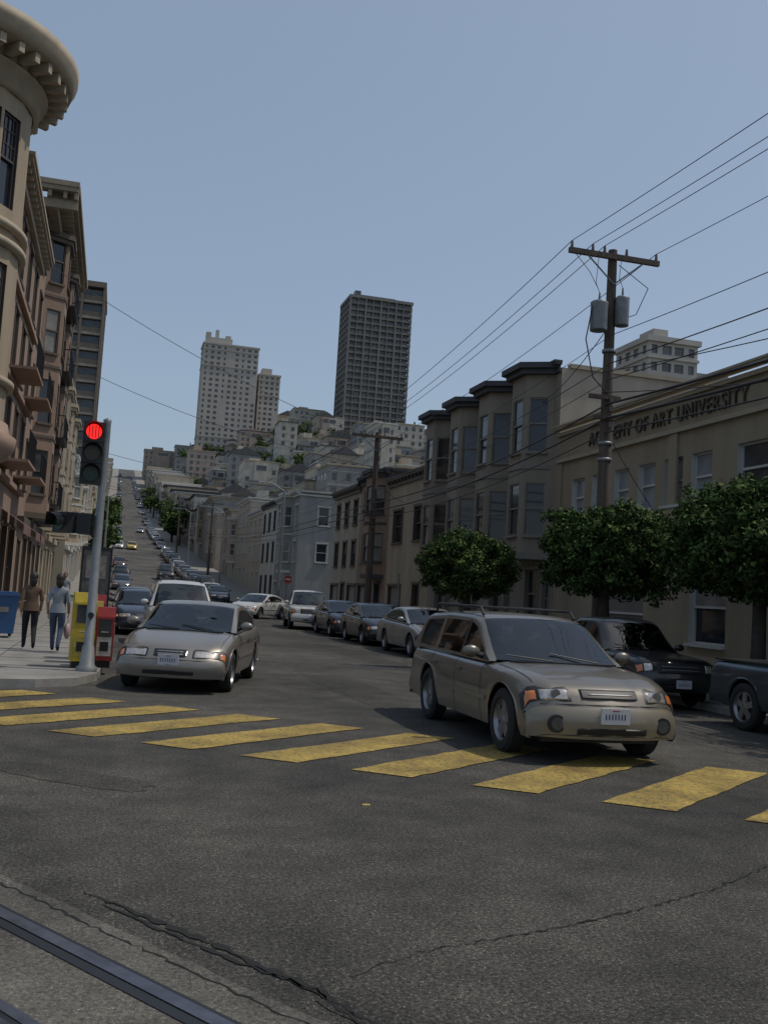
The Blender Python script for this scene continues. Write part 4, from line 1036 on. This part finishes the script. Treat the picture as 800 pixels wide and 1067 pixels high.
# ------------------------------------------------------------------ people
skin=M('skin',(.32,.19,.13),.6,var=.08,scale=8)
def person(name,loc,rz,top,pants,hair,hgt,mirror=1,bag=None,longhair=True,shoe=black):
    J={'pel':((0,0,.93),(.145,.105)),'wai':((0,.005,1.06),(.12,.085)),'che':((0,.01,1.22),(.15,.10)),'uch':((0,0,1.34),(.135,.085)),'nek':((0,.0,1.43),(.05,.05)),'hb':((0,.02,1.49),(.06,.065)),
       'sL':((-.165,0,1.345),(.058,.058)),'eL':((-.215,-.07,1.09),(.043,.043)),'wL':((-.205,-.0,.87),(.028,.03)),'pL':((-.205,.02,.81),(.018,.036)),
       'sR':((.165,0,1.345),(.058,.058)),'eR':((.215,.0,1.09),(.043,.043)),'wR':((.21,.14,.90),(.028,.03)),'pR':((.208,.175,.845),(.018,.036)),
       'hL':((-.09,0,.87),(.10,.105)),'kL':((-.09,.13,.50),(.066,.07)),'aL':((-.085,.17,.10),(.042,.045)),'fL':((-.09,.28,.045),(.04,.03)),
       'hR':((.09,0,.87),(.10,.105)),'kR':((.09,.02,.49),(.066,.07)),'aR':((.085,-.24,.15),(.042,.045)),'fR':((.09,-.15,.05),(.04,.03))}
    E=[('pel','wai','t'),('wai','che','t'),('che','uch','t'),('uch','nek','s'),('nek','hb','s'),('uch','sL','t'),('sL','eL','t'),('eL','wL','a'),('wL','pL','s'),('uch','sR','t'),('sR','eR','t'),('eR','wR','a'),('wR','pR','s'),
       ('pel','hL','p'),('hL','kL','p'),('kL','aL','p'),('aL','fL','f'),('pel','hR','p'),('hR','kR','p'),('kR','aR','p'),('aR','fR','f')]
    ks=list(J); k=hgt/1.70
    V=[Vector((J[a][0][0]*mirror,J[a][0][1],J[a][0][2])) for a in ks]
    me=bpy.data.meshes.new('b'); me.from_pydata(V,[(ks.index(a),ks.index(b)) for a,b,c in E],[])
    o=bpy.data.objects.new('b',me); scene.collection.objects.link(o)
    m=o.modifiers.new('s','SKIN')
    for i,a in enumerate(ks): me.skin_vertices[0].data[i].radius=J[a][1]
    me.skin_vertices[0].data[0].use_root=True
    sb=o.modifiers.new('u','SUBSURF'); sb.levels=2; sb.render_levels=2
    bpy.context.view_layer.update(); dg=bpy.context.evaluated_depsgraph_get(); nm=bpy.data.meshes.new_from_object(o.evaluated_get(dg))
    bpy.data.objects.remove(o)
    mats={'t':top,'s':skin,'a':skin,'p':pants,'f':shoe}
    ml=[top,skin,pants,shoe]; nm.materials.clear()
    for q in ml: nm.materials.append(q)
    segs=[(V[ks.index(a)],V[ks.index(b)],c,max(J[a][1])) for a,b,c in E]
    for p in nm.polygons:
        c=p.center; best=None;bd_=9
        for a,b,t,r in segs:
            d=b-a; u=max(0,min(1,(c-a).dot(d)/d.length_squared)); q=(a+d*u-c).length
            if t in 'tp' and r>.09: q-=.04
            if q<bd_: bd_=q;best=t
        if best=='p' and c.z>.90 : best='t'
        if best=='t' and c.z<.86 and abs(c.x)<.17: best='p'
        p.material_index=ml.index(mats[best]); p.use_smooth=True
    body=bpy.data.objects.new(name,nm); scene.collection.objects.link(body)
    mb=MB()
    mb.sphere((0,.02,1.585),.098,skin,20,(.80,.95,1.18)); mb.sphere((0,-.005,1.61),.108,hair,20,(.86,.95,1.06))
    mb.cyl((0,.108,1.585),(0,.128,1.565),.01,.015,8,skin)
    for s in(1,-1):
        mb.sphere((.078*s,.02,1.58),.022,skin,8,(.4,.8,1.3)); mb.sphere((.03*s,.10,1.60),.011,black,8); mb.cyl((s*.022,.105,1.535),(0,.112,1.535),.006,.007,6,redl)
        wr=J['pL' if s*mirror<0 else 'pR'][0]; pc=Vector((wr[0]*mirror,wr[1],wr[2]))
        for f in range(4):
            b=pc+Vector((0,-.027+f*.018,-.02)); L_=(.065,.078,.072,.055)[f]
            mb.tube([b,b+Vector((-.006*s,.004,-L_*.5)),b+Vector((-.02*s,.010,-L_))],[.0095,.008,.006],6,skin)
        b=pc+Vector((0,.03,.02)); mb.tube([b,b+Vector((-.012*s,.025,-.03)),b+Vector((-.016*s,.028,-.06))],[.011,.009,.007],6,skin)
    if longhair: mb.sphere((0,-.055,1.52),.085,hair,16,(.95,.6,1.5))
    vs=[]
    for z,rx_,ry_ in((.86,.178,.135),(.95,.168,.125),(1.06,.14,.11)):
        for i in range(20): t=2*math.pi*i/20; vs.append((rx_*math.cos(t),ry_*math.sin(t)-.0,z))
    mb.add(vs,[(r*20+i,r*20+(i+1)%20,(r+1)*20+(i+1)%20,(r+1)*20+i) for r in range(2) for i in range(20)],top,True)
    if bag:
        wr=Vector((J['pR'][0][0]*mirror,J['pR'][0][1],J['pR'][0][2]-.05))
        mb.tube([wr,wr-Z*.18+Vector((0,.06,0))],[.006,.006],5,bag); mb.tube([wr,wr-Z*.18-Vector((0,.06,0))],[.006,.006],5,bag)
        mb.sphere(wr-Z*.33,.17,bag,14,(.45,.8,1.05))
    mb.obj('head_and_hands',parent=body)
    body.location=loc; body.rotation_euler=(0,0,rz); body.scale=(k,k,k)
person('pedestrian',(-1.46,21.2,.12),.15,M('shirt_brown',(.11,.07,.045),.9,var=.2,scale=9),M('pants_black',(.012,.012,.014),.9,var=.1),M('hair_dark',(.02,.014,.01),.6),1.54)
person('pedestrian',(-.93,20.8,.12),-.1,M('shirt_pale',(.24,.27,.30),.9,var=.15,scale=9),M('jeans',(.05,.07,.12),.9,var=.25,scale=12),MATS['hair_dark'],1.54,mirror=1,bag=M('plastic_bag',(.38,.25,.25),.5,var=.2))
person('pedestrian',(-1.9,47,.12),3.1,MATS['shirt_pale'],MATS['pants_black'],MATS['hair_dark'],1.7,longhair=False)

# ------------------------------------------------------------------ camera, light, sky
cam=bpy.data.cameras.new('camera'); co=bpy.data.objects.new('camera',cam); scene.collection.objects.link(co); scene.camera=co
cam.sensor_fit='VERTICAL'; cam.sensor_height=36; cam.lens=35; cam.clip_end=8000; cam.clip_start=.1
co.location=(0,0,1.6)
rot=Matrix.Rotation(math.radians(-15.1),4,'Z')@Matrix.Rotation(math.radians(90+4.87),4,'X')@Matrix.Rotation(math.radians(3.5),4,'Z')
co.rotation_euler=rot.to_euler()
az,el=math.radians(98),math.radians(62)
S=Vector((math.sin(az)*math.cos(el),math.cos(az)*math.cos(el),math.sin(el)))
sun=bpy.data.lights.new('sun','SUN'); sun.energy=2.2; sun.angle=math.radians(.6); sun.color=(1,.93,.82)
so=bpy.data.objects.new('sun',sun); scene.collection.objects.link(so); so.rotation_euler=S.to_track_quat('Z','Y').to_euler()
w=bpy.data.worlds.new('World'); scene.world=w; w.use_nodes=True; nt=w.node_tree
sk=nt.nodes.new('ShaderNodeTexSky'); sk.sky_type='NISHITA'; sk.sun_disc=False; sk.sun_elevation=el; sk.sun_rotation=az; sk.air_density=1.0; sk.dust_density=2.0; sk.ozone_density=1.3
mx=nt.nodes.new('ShaderNodeMix'); mx.data_type='RGBA'; mx.inputs['Factor'].default_value=.55
# thin high haze: uniform pale veil mixed into the sky
mx.inputs['B'].default_value=(2.3,2.85,3.55,1)
nt.links.new(sk.outputs['Color'],mx.inputs['A']); nt.links.new(mx.outputs['Result'],nt.nodes['Background'].inputs['Color']); nt.nodes['Background'].inputs['Strength'].default_value=.13
